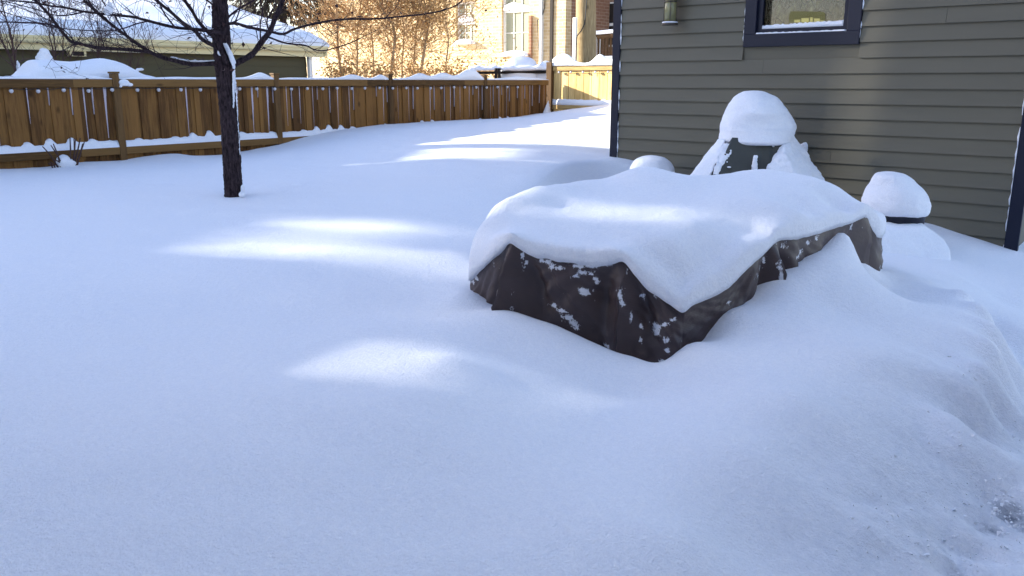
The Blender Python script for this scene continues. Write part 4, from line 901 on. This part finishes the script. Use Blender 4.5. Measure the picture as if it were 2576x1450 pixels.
# roof slab with snow
n1, n2 = 60, 30; vs = []; fs = []
for j in range(n2 + 1):
    t = j / n2; y = NY - .28 + t * (19 - NY + .28)
    for i in range(n1 + 1):
        x = NX0 - .35 + (NX1 + .35 - NX0 + .06) * i / n1; z = NZ + .22 + .245 * (y - NY + .28) + .20 * min(1, (t * 14 + .35)) * min(1, (n1 - i) / 2 + .5) + .03 * mnoise.noise(Vector((x * .8, y * .8, 0)))
        vs.append((x, y, z))
for j in range(n2):
    for i in range(n1): a = j * (n1 + 1) + i; fs.append((a, a + 1, a + n1 + 2, a + n1 + 1))
b0 = len(vs); xa, xb = NX0 - .35, NX1 + .06
vs += [(xa, NY - .28, NZ + .2), (xb, NY - .28, NZ + .2), (xb, 19, NZ + 1.2), (xa, 19, NZ + 1.2), (xa, 23, NZ + .2), (xb, 23, NZ + .2), (xa, 23, NZ + .42), (xb, 23, NZ + .42)]
fs.append(tuple([b0, b0 + 1] + [i for i in range(n1, -1, -1)])); fs.append(tuple([b0 + 1, b0 + 2] + [j * (n1 + 1) + n1 for j in range(n2, -1, -1)]))
tl = n2 * (n1 + 1); fs += [(tl, tl + n1, b0 + 7, b0 + 6), (b0 + 1, b0, b0 + 3, b0 + 2), (b0 + 2, b0 + 3, b0 + 4, b0 + 5), (b0 + 5, b0 + 4, b0 + 6, b0 + 7), (b0 + 2, b0 + 5, b0 + 7, tl + n1)]
mesh('roof_snow', vs, fs, M_snow2, nb, False).data.polygons.foreach_set('use_smooth', [k < n1 * n2 for k in range(len(fs))])
mb = MB(); mb.add([(NX1 - .02, NY - .25, NZ + .02), (NX1 + .02, NY - .25, NZ + .02), (NX1 + .02, 19, NZ + 1.06), (NX1 - .02, 19, NZ + 1.06), (NX1 - .02, NY - .25, NZ + .2), (NX1 + .02, NY - .25, NZ + .2), (NX1 + .02, 19, NZ + 1.19), (NX1 - .02, 19, NZ + 1.19)],
    [(0, 1, 2, 3), (4, 7, 6, 5), (0, 4, 5, 1), (1, 5, 6, 2), (2, 6, 7, 3), (3, 7, 4, 0)]); mb.build('rake_board', M_cream, nb)

# ================================================================ BRICK BUILDING across the alley
BX = 22.0
br = empty('brick_building', (BX + 5, 22, 0), 'sunlit buff brick apartment building with white windows beyond the fence corner', 'building')
yl = PX(800, 100, BX).y; yr_ = PX(1422, 100, BX).y
ops = []
def opening(pl, pr, pt, pb): a = PX(pl, 100, BX).y; b_ = PX(pr, 100, BX).y; zt = PX((pl + pr) / 2, pt, BX).z; zb = PX((pl + pr) / 2, pb, BX).z; return (b_, a, zb, zt)
o1 = opening(1262, 1332, -90, 142); o2 = opening(1148, 1196, 4, 112); o3 = opening(960, 1010, -60, 30)
def wall_with(name, X, y0, y1, z0, z1, ops, m, th=.3, parent=None):
    mb = MB(); ys = sorted(set([y0, y1] + [v for o in ops for v in o[:2]])); zz = sorted(set([z0, z1] + [v for o in ops for v in o[2:]]))
    for a, b_ in zip(ys[:-1], ys[1:]):
        for c_, d_ in zip(zz[:-1], zz[1:]):
            my, mz = (a + b_) / 2, (c_ + d_) / 2
            if any(o[0] < my < o[1] and o[2] < mz < o[3] for o in ops): continue
            mb.box(X, X + th, a, b_, c_, d_)
    return mb.build(name, m, parent)
wall_with('wall', BX, yr_, yl, 0, 9, [o1, o2], M_brick, .3, br)
mb = MB(); mb.box(BX + .301, BX + 10, yr_ + .001, yl, 0, 9); mb.build('inner_wall', M_brick2, br)
mb = MB(); mb.box(BX + 2.5, BX + 2.8, yr_ - 12, yr_ - .001, 0, 9); mb.build('wall', M_brick2, br)
mb = MB(); mb.box(BX - .2, BX + 10.2, yr_ - 12, yl + .2, 9.001, 9.3); mb.build('roof', M_shingle, br)
def apt_window(o, X, th=.12, grid=(3, 2), blind=True):
    y0, y1, z0, z1 = o; fr = MB(); e = .07; zm = (z0 + z1) / 2
    fr.box(X + .1, X + .18, y0, y1, z0, z0 + e); fr.box(X + .1, X + .18, y0, y1, z1 - e, z1); fr.box(X + .1, X + .18, y0, y0 + e, z0 + e, z1 - e); fr.box(X + .1, X + .18, y1 - e, y1, z0 + e, z1 - e)
    fr.box(X + .09, X + .17, y0 + e, y1 - e, zm - .04, zm + .04)
    for i in range(1, grid[0]): y = y0 + e + (y1 - y0 - 2 * e) * i / grid[0]; fr.box(X + .13, X + .15, y - .012, y + .012, z0 + e, zm - .04); fr.box(X + .13, X + .15, y - .012, y + .012, zm + .04, z1 - e)
    for zc in ((z0 + e + zm) / 2, (z1 - e + zm) / 2): fr.box(X + .128, X + .152, y0 + e, y1 - e, zc - .012, zc + .012)
    wn = fr.build('window', M_white, br)
    gl = MB(); gl.box(X + .155, X + .165, y0 + e, y1 - e, z0 + e, z1 - e); g_ = gl.build('glass', M_bglass); g_.parent = wn; g_.matrix_parent_inverse = wn.matrix_basis.inverted() if False else Matrix.Translation((0, 0, 0))
    g_.parent = wn; g_.matrix_parent_inverse = wn.matrix_world.inverted() if False else Matrix.Identity(4)
    g_.location = (0, 0, 0); g_.data.transform(Matrix.Identity(4)); return wn
M_bglass = mat('blind_behind_glass', (0.36, 0.36, 0.25), 0.25, 0, 0.5)
WINS = []
for o in (o1, o2): WINS.append((apt_window(o, BX), o))
od = (PX(1562, 60, BX + 2.5).y, PX(1530, 60, BX + 2.5).y, PX(1540, 118, BX + 2.5).z, PX(1540, 6, BX + 2.5).z)
mb = MB(); mb.box(BX + 2.46, BX + 2.499, od[0], od[1], od[2], od[3]); wd_ = mb.build('window', M_white, br)
mb = MB(); zm = (od[2] + od[3]) / 2
mb.box(BX + 2.44, BX + 2.459, od[0] + .05, od[1] - .05, od[2] + .06, zm - .05); mb.box(BX + 2.44, BX + 2.459, od[0] + .05, od[1] - .05, zm + .05, od[3] - .05); g_ = mb.build('glass', M_dark); g_.parent = wd_; g_.matrix_parent_inverse = Matrix.Identity(4)
for wn, o in WINS:
    zc = (o[2] + o[3]) / 2
    s1 = ridge('sash_snow', line((BX + .07, o[1] - .08, zc + .04), (BX + .07, o[0] + .08, zc + .04), 14), .1, [.24 * (1 - abs(i / 13 - .35)) for i in range(14)], M_snow2, None); s1.parent = wn
    s1 = ridge('sill_snow', line((BX - .05, o[1], o[2]), (BX - .05, o[0], o[2]), 14), .35, [.18 * math.sin(math.pi * (i + 1) / 15) ** .5 for i in range(14)], M_snow2, None); s1.parent = wn
# vine and shadow strips, pipe and hanging cable on the facade
for a, b_, mm, nm, t in ((1385, 1392, M_dark, 'vine_or_shadow_strip', .05), (1362, 1367, M_white, 'pipe', .12), (1334, 1340, M_brick2, 'vine_or_shadow_strip', .10)):  # the brown strip is the window's cast shadow, built as a box
    y1 = PX(a, 100, BX).y; y0 = PX(b_, 100, BX).y; mb = MB(); mb.box(BX - t, BX - .001, y0, y1, 0, 8.9 if nm != 'vine_or_shadow_strip' or a > 1350 else PX(1338, 40, BX).z); mb.build(nm, mm, br)
mb = MB(); mb.tube([PX(x, y, BX - .05) for x, y in ((1372, -40), (1370, 20), (1364, 40), (1352, 52), (1354, 90), (1357, 165))], .014, 6); mb.build('cable', M_cord, br)
ar = MB(); 
# chain-link style low fence in front of the brick building
lf_ = empty('low_fence', PF(1300, 190, 19.0), 'low dark fence almost buried in snow behind the board fence corner', 'fence')
for x in (1252, 1258, 1376 - 0, 1378): pass
for x, t in ((1248, 172), (1256, 172), (1381, 172)):
    m_ = MB(); m_.tube([PF(x, 215, 19), PF(x, t, 19)], .035, 8); m_.build('post', M_dark, lf_)
a = PF(1180, 178, 19.2); b_ = PF(1384, 176, 19.2)
m_ = MB(); m_.tube([a + Vector((0, 0, -.05)), b_ + Vector((0, 0, -.05))], .03, 6); m_.tube([a + Vector((0, 0, -.30)), b_ + Vector((0, 0, -.30))], .03, 6); m_.build('rail', M_dark, lf_)
ridge('top_snow', line(a, b_, 30), .4, [.10 + .07 * mnoise.noise(Vector((i * .5, 2, 0))) for i in range(30)], M_snow2, lf_)
# snow bank heaped along the alley
def bank(name, pts, f, zb, depth, label):
    pp = spline(pts, 5); vs = []; fs = []; sg = 7
    for px, py in pp:
        t = PF(px, py, f)
        for k in range(sg + 1):
            an = math.pi * k / sg; b_ = t - FV * (math.cos(an) * depth); vs.append((b_.x, b_.y, zb + (t.z - zb) * math.sin(an) ** .6))
    q = sg + 1
    for i in range(len(pp) - 1):
        for k in range(sg): fs.append((i * q + k, (i + 1) * q + k, (i + 1) * q + k + 1, i * q + k + 1))
        fs.append((i * q, i * q + sg, (i + 1) * q + sg, (i + 1) * q))
    o = mesh(name, vs, fs, M_snow2, None, True); tag(o, label, 'snow bank'); return o
bank('snow_bank', [(1255, 178), (1270, 160), (1290, 141), (1312, 139), (1332, 142), (1345, 150), (1352, 160), (1372, 150), (1390, 158)], 19.6, .3, .6, 'sunlit snow bank heaped under the tall brick building window')
# utility pole
up = empty('utility_pole', PF(1474, 160, 18.6), 'thick weathered wooden utility pole rising behind the side fence', 'pole')
m_ = MB(); m_.tube([PF(1474, 260, 18.6), PF(1474, 100, 18.6), PF(1474, 0, 18.6), PF(1474, -700, 18.6)], [.222, .217, .212, .18], 28); 
upo = m_.build('shaft', M_pole, up, True); sb = upo.modifiers.new('s', 'SUBSURF'); sb.levels = 3; sb.render_levels = 3
m_ = MB(); m_.tube([PF(x, y, 18.33) for x, y in ((1449, 160), (1450, 100), (1452, 90), (1462, 78), (1471, 60), (1476, 0), (1477, -100))], .012, 6); m_.build('cable', M_cord, up)
m_ = MB(); p = PF(1446, 90, 18.4); m_.box(p.x - .03, p.x + .03, p.y - .04, p.y + .04, .2, 2.9); m_.build('conduit', M_white, up)
# deck railing
rl = empty('deck_railing', PF(1525, 150, 20.5), 'brown deck railing topped with snow at the edge of the garage', 'railing')
a = PF(1497, 120, 20.5); b_ = PF(1600, 118, 19.0); a.z = b_.z = 2.62
d = (b_ - a).normalized()
m_ = MB(); m_.tube([a, b_], .06, 4); m_.build('top_rail', M_post, rl); m_ = MB(); m_.tube([a - Vector((0, 0, .55)), b_ - Vector((0, 0, .55))], .04, 4); m_.build('bottom_rail', M_post, rl)
m_ = MB(); m_.box(a.x - .09, a.x + .09, a.y - .09, a.y + .09, .3, 2.62); m_.build('post', M_white, rl)
m_ = MB(); t = .15
while t < (b_ - a).length: q = a + d * t; m_.box(q.x - .02, q.x + .02, q.y - .02, q.y + .02, 2.07, 2.57); t += .13
m_.build('balusters', M_post, rl)
ridge('rail_snow', line(a + Vector((0, 0, .04)) - d * .1, b_ + Vector((0, 0, .04)), 12), .2, [.09] * 12, M_snow2, rl)
bank('snow_bank', [(1478, 152), (1500, 146), (1506, 141), (1530, 139), (1560, 139), (1600, 142)], 19.0, .8, .5, 'snow heaped in front of the brown deck railing beside the garage')

# saplings with dry leaves in front of the brick wall
G2 = 'leaf-bearing saplings before the brick building'
def sapling(px, pyb, f, path, seed, label, nl_=500, thick=.03, leafy=1.0):
    global TIPS
    rnd = random.Random(seed); e_ = empty('sapling', PF(px, pyb, f), label, 'tree', G2)
    pts = px_line(path, f, f, 6); n = len(pts); m_ = MB(); m_.tube(pts, [thick * 1.3 * (1 - .7 * i / (n - 1)) for i in range(n)], 8); m_.build('trunk', M_pale, e_, True)
    TIPS = []; tg = MB()
    for i in range(3, n):
        for _ in range(2):
            s_ = Vector((rnd.uniform(-1, 1), rnd.uniform(-1, 1), rnd.uniform(.1, 1.1))); wander(tg, pts[i].copy(), s_, rnd.uniform(.6, 1.7), .008, rnd, 2, .05, 2.2, .5, .0042, 7)
    tg.build('branches', M_tan, e_)
    tips = [t for t in TIPS if rnd.random() < leafy]
    leaves('dry_leaves', tips, M_leaf, e_, .062, rnd, 3, .13)
SP = [(857, 200, 21.5, [(858, 215), (857, 180), (850, 120), (848, 60), (845, 0), (842, -60)], 'pale slender sapling nearest the neighbour garage roof end', .035, .25),
      (898, 195, 22, [(897, 215), (898, 180), (899, 130), (899, 80), (905, 30), (912, -40)], 'slender sapling second from the left before the brick wall', .026, .35),
      (940, 200, 22.5, [(938, 215), (940, 160), (936, 100), (928, 40), (925, -30)], 'thin leafy sapling between two pale stems before the brick wall', .022, .7),
      (983, 200, 21.8, [(981, 215), (984, 180), (990, 130), (993, 95), (988, 65), (975, 45), (960, 20), (950, -20)], 'sapling with a crooked forked trunk above the fence post', .034, .5),
      (1040, 205, 22.5, [(1038, 215), (1042, 150), (1045, 90), (1052, 40), (1056, -30)], 'straight dark sapling thick with dry brown leaves', .026, 1),
      (1062, 200, 22, [(1055, 215), (1062, 160), (1070, 110), (1076, 70), (1070, 20), (1062, -40)], 'pale leaning sapling with dry leaves left of the brick wall windows', .036, 1),
      (1120, 205, 22.6, [(1118, 215), (1122, 160), (1128, 100), (1120, 50), (1118, -20)], 'leafy sapling whose leaves overlap the narrow left window', .022, 1),
      (1010, 205, 23.2, [(1010, 215), (1012, 150), (1016, 80), (1010, 10), (1008, -40)], 'dim leafy sapling standing farthest back in the thicket', .02, .9)]
for k, (px, py, f, path, lab, th, lf2) in enumerate(SP): sapling(px, py, f, path, 30 + k, lab, thick=th, leafy=lf2)
# hedge litter behind the fence
rnd = random.Random(77); ug = MB(); lv = []
for k in range(170):
    px = rnd.uniform(815, 1270); p = PF(px, 205, rnd.uniform(19.5, 21)); TIPS = []
    wander(ug, p, Vector((rnd.uniform(-1, 1), rnd.uniform(-1, 1), .8)), rnd.uniform(.15, .42), .008, rnd, 1, 0, 2, .5, .004, 5); lv += TIPS
ub = empty('brushwood', PF(1040, 205, 16), 'low tangle of brown twigs and leaves just above the fence top', 'brush'); ub.name = 'brushwood'
ug.build('twigs', M_tan, ub); leaves('dry_leaves', lv, M_leaf, ub, .08, rnd, 3, .07)

# evergreen behind the neighbour roof
def evergreen(px, f, z0, z1, rad, label, seed, m=M_need, dens=2600):
    rnd = random.Random(seed); c_ = PF(px, 50, f); e_ = empty('evergreen_tree', (c_.x, c_.y, 0), label, 'tree', None)
    m_ = MB(); m_.tube([(c_.x, c_.y, .2), (c_.x, c_.y, z1)], [.16, .02], 10); m_.build('trunk', M_bark, e_, True)
    mb = MB()
    for k in range(dens):
        t = rnd.random() ** 1.3; z = z0 + (z1 - z0) * t; r_ = rad * (1 - t * .85) * (.35 + .65 * rnd.random() ** .5) * (1 + .25 * math.sin(z * 5)); a = rnd.uniform(0, 6.283)
        p = Vector((c_.x + r_ * math.cos(a), c_.y + r_ * math.sin(a), z - r_ * .15)); o_ = Vector((math.cos(a), math.sin(a), -.5 + rnd.uniform(-.5, .4))); ln = rnd.uniform(.15, .38)
        sd = Vector((-math.sin(a), math.cos(a), rnd.uniform(-.5, .5))) * .045
        for q in range(4):
            d_ = (o_ + Vector((rnd.uniform(-.6, .6), rnd.uniform(-.6, .6), rnd.uniform(-.8, .2)))).normalized() * ln; mb.add([p - sd * .6, p + sd * .6, p + d_ + sd * .2, p + d_ - sd * .2], [(0, 1, 2, 3)])
    mb.build('crown', m, e_)
evergreen(712, 27.5, 3.75, 10, 1.75, 'dark evergreen drooping over the right end of the snowy neighbour roof', 1, dens=4200)


# ================================================================ out-of-frame blocks and trees added to shade the yard, and the own house
PA = Vector((math.sin(R(SUN_AZ)), -math.cos(R(SUN_AZ)), 0)); QA = Vector((math.cos(R(SUN_AZ)), math.sin(R(SUN_AZ)), 0))
def shade_block(name, p0, p1, q0, q1, h, m, label):  # box building; each use is an added, unseen sun blocker
    c_ = PA * ((p0 + p1) / 2) + QA * ((q0 + q1) / 2); e_ = empty(name, c_, label, 'building')
    def bx(mb, a, b_, c, d, z0, z1):
        cs = [PA * x + QA * y for x, y in ((a, c), (b_, c), (b_, d), (a, d))]
        mb.add([(v.x, v.y, z0) for v in cs] + [(v.x, v.y, z1) for v in cs], [(0, 3, 2, 1), (4, 5, 6, 7), (0, 1, 5, 4), (1, 2, 6, 5), (2, 3, 7, 6), (3, 0, 4, 7)])
    mb = MB(); bx(mb, p0, p1, q0, q1, 0, h); mb.build('wall', m, e_)
    mb = MB(); bx(mb, p0 - .0, p1 + .0, q0 - .1, q1 + .1, h + .001, h + .12); mb.build('roof', M_snow2, e_)
    if p1 - p0 > 3:
        for zz in (1.2, 4.0, 7.0):
            t = p0 + 1
            while t < p1 - 1.2 and zz < h - 1.5: mb = MB(); bx(mb, t, t + .9, q0 - .05, q0 - .001, zz, zz + 1.4); mb.build('window', M_bglass, e_); t += 2.2
    return e_
DQ = 14.0; DZ = DQ * math.tan(R(SUN_EL))
shade_block('shade_building', 5.65, 9.0, 21 + DQ, 31 + DQ, 10.5 + DZ, M_hside, 'tall pale block added beyond the long fence to shade the yard, out of the frame')  # added blocker that keeps the middle of the yard in shade
shade_block('shade_slab', 10.05, 10.7, 22, 25, 10.0, M_nside, 'narrow block added nearest the fence to shade the snow, out of the frame')  # added slab, shades the snow between lit strips
shade_block('shade_building', -9, 2.5, 21 + DQ, 31 + DQ, 10.5 + DZ, M_brick2, 'tall brick block added farther along to shade the yard, out of the frame')  # added blocker for the near yard
shade_block('shade_low_block', 2.51, 5.64, 20.9 + DQ, 23 + DQ, 5.80 + DZ, M_hside, 'lower block added between the tall ones to cut the sunbeam, out of the frame')  # added to set the lower edge of the beam
shade_block('shade_stack', 3.2, 3.65, 22 + DQ, 23 + DQ, 9.5 + DZ, M_brick2, 'brick stack added above the low block to split the sunbeam, out of the frame')  # added to darken the stretch between sun patches
shade_block('shade_hut', 3.66, 4.3, 21.2 + DQ, 22 + DQ, 7.38 + DZ, M_nside, 'small hut added over the low block to trim the sunbeam, out of the frame')  # added so the beam clears the ground and grazes the tabletop
_t = empty('slotted_blocker', PA * 2.9 + QA * 17, 'narrow tower added with one slot to let a sun patch through, out of the frame', 'tower')  # unseen tower, added so its slot throws a small sun patch
for a0, a1, z0_, z1_ in ((2.1, 2.59, 0, 7.5), (3.10, 3.5, 0, 7.5), (2.591, 3.099, 0, 5.28), (2.591, 3.099, 5.47, 7.5)):
    cs = [PA * x + QA * y for x, y in ((a0, 17), (a1, 17), (a1, 17.5), (a0, 17.5))]; mb = MB()
    mb.add([(v.x, v.y, z0_) for v in cs] + [(v.x, v.y, z1_) for v in cs], [(0, 3, 2, 1), (4, 5, 6, 7), (0, 1, 5, 4), (1, 2, 6, 5), (2, 3, 7, 6), (3, 0, 4, 7)]); mb.build('blocker_panel', M_hside, _t)
def house(name, x0, x1, y0, y1, h, ridge_h, m, label):
    e_ = empty(name, ((x0 + x1) / 2, (y0 + y1) / 2, 0), label, 'house')
    mb = MB(); mb.box(x0, x1, y0, y1, 0, h); mb.build('wall', m, e_)
    mb = MB(); xm = (x0 + x1) / 2; o_ = .25
    mb.add([(x0 - o_, y0 - o_, h), (x1 + o_, y0 - o_, h), (xm, y0 - o_, ridge_h), (x0 - o_, y1 + o_, h), (x1 + o_, y1 + o_, h), (xm, y1 + o_, ridge_h)], [(0, 1, 2), (3, 5, 4), (0, 2, 5, 3), (1, 4, 5, 2), (0, 3, 4, 1)]); mb.build('roof', M_snow2, e_)
    for zz in (1.2, 4.0):
        for t in (.25, .7):
            y = y0 + (y1 - y0) * t
            mb = MB(); mb.box(x1 + .001, x1 + .05, y, y + .9, zz, zz + 1.4); mb.build('window', M_white, e_)
    return e_
house('own_house', -9.5, -1.1, -9, 4.5, 6.0, 8.5, M_hside, 'two-storey house standing behind the photographer')
house('shade_wing', -1.05, 5.5, -9, -2.1, 5.0, 6.6, M_hside, 'two-storey wing added on the right to block skylight, outside the photo')  # added wing, cuts skylight so the right foreground darkens
def crown(name, p, q, z0, z1, r, n, lf, label, lean=0):
    c_ = PA * p + QA * q; e_ = empty(name, (c_.x, c_.y, 0), label, 'tree'); rnd = random.Random(int(p * 100)); m_ = MB()
    m_.tube([(c_.x, c_.y, .2), (c_.x, c_.y, z1)], [.14, .02], 10); m_.build('trunk', M_bark, e_, True); mb = MB()
    for k in range(n):
        z = rnd.uniform(z0, z1); r_ = r * (1 - (z - z0) / (z1 - z0) * .6) * rnd.random() ** .5; a = rnd.uniform(0, 6.283); v = Vector((c_.x + r_ * math.cos(a), c_.y + r_ * math.sin(a), z))
        o_ = Vector((math.cos(a), math.sin(a), -.3)) * rnd.uniform(.5, 1) * lf * 2.5; sd = Vector((-math.sin(a), math.cos(a), rnd.uniform(-1, 1))) * lf * .5
        mb.add([v - sd, v + sd, v + o_ + sd * .3, v + o_ - sd * .3], [(0, 1, 2, 3)])
    mb.build('crown', M_need, e_); return e_
crown('evergreen_tree', 3.45, 19.5 + DQ, 7.45 + DZ, 12.2 + DZ, 1.9, 5500, .14, 'tall evergreen with a high crown added to cap the sunbeam, out of the frame')  # unseen crown added to close the sun slot from above
crown('dapple_tree', 4.8, 17.0 + DQ, 4.2 + DZ, 8.6 + DZ, 1.8, 1500, .085, 'sparse leafy tree added to dapple the sunbeam, out of the frame')  # sparse unseen crown added to break up the beam
def blocker_box(p0, p1, q0, q1, z0, z1, name, label):  # plain boxes added to close sun gaps from above and below
    e_ = empty(name, PA * ((p0 + p1) / 2) + QA * q0, label, 'shade blocker')
    cs = [PA * x + QA * y for x, y in ((p0, q0), (p1, q0), (p1, q1), (p0, q1))]; mb = MB()
    mb.add([(v.x, v.y, z0) for v in cs] + [(v.x, v.y, z1) for v in cs], [(0, 3, 2, 1), (4, 5, 6, 7), (0, 1, 5, 4), (1, 2, 6, 5), (2, 3, 7, 6), (3, 0, 4, 7)]); mb.build('wall', M_hside, e_)
blocker_box(9.01, 10.04, 22.1, 24, 7.15, 14.6, 'shade_upper_box', 'upper box added over a gap to cap the sunbeam, out of the frame')  # added lid of the far sun slot
blocker_box(9.01, 10.04, 22.1, 24, 0, 6.2, 'shade_lower_box', 'tall box added under the same gap to cut the sunbeam, out of the frame')  # added base of the far sun slot
blocker_box(4.45, 5.64, 21 + DQ, 23 + DQ, 6.8 + DZ, 10 + DZ, 'shade_bay', 'high box added to cap the sun slot over the low block, out of the frame')  # added lid over the dappled sun slot

# loose crumbs kicked up on the trodden corner
rnd = random.Random(90); vs = []; fs = []
for k in range(420):
    c_, r_ = TRC[rnd.randrange(len(TRC))] if k % 3 else (PZ(2540, 1290, .17), .2)
    x = c_[0] + rnd.gauss(0, r_ * .5); y = c_[1] + rnd.gauss(0, r_ * .5); z = gz(x, y); q = rnd.random() ** 3 * .009 + .003; b0 = len(vs)
    o = [Vector((rnd.gauss(0, 1), rnd.gauss(0, 1), rnd.gauss(0, .7))).normalized() * q * rnd.uniform(.7, 1.2) for _ in range(7)]
    bm = bmesh.new(); [bm.verts.new(v) for v in o]; bmesh.ops.convex_hull(bm, input=bm.verts); bmesh.ops.recalc_face_normals(bm, faces=bm.faces); bm.verts.index_update(); bm.faces.ensure_lookup_table()
    vs += [(x + v.co.x, y + v.co.y, z + q * .15 + v.co.z) for v in bm.verts]; fs += [tuple(b0 + v.index for v in f.verts) for f in bm.faces]; bm.free()
cr = mesh('snow_crumbs', vs, fs, M_snow2); tag(cr, 'loose crumbs of snow scattered over the trodden corner at bottom right', 'snow crumbs', kind='stuff')
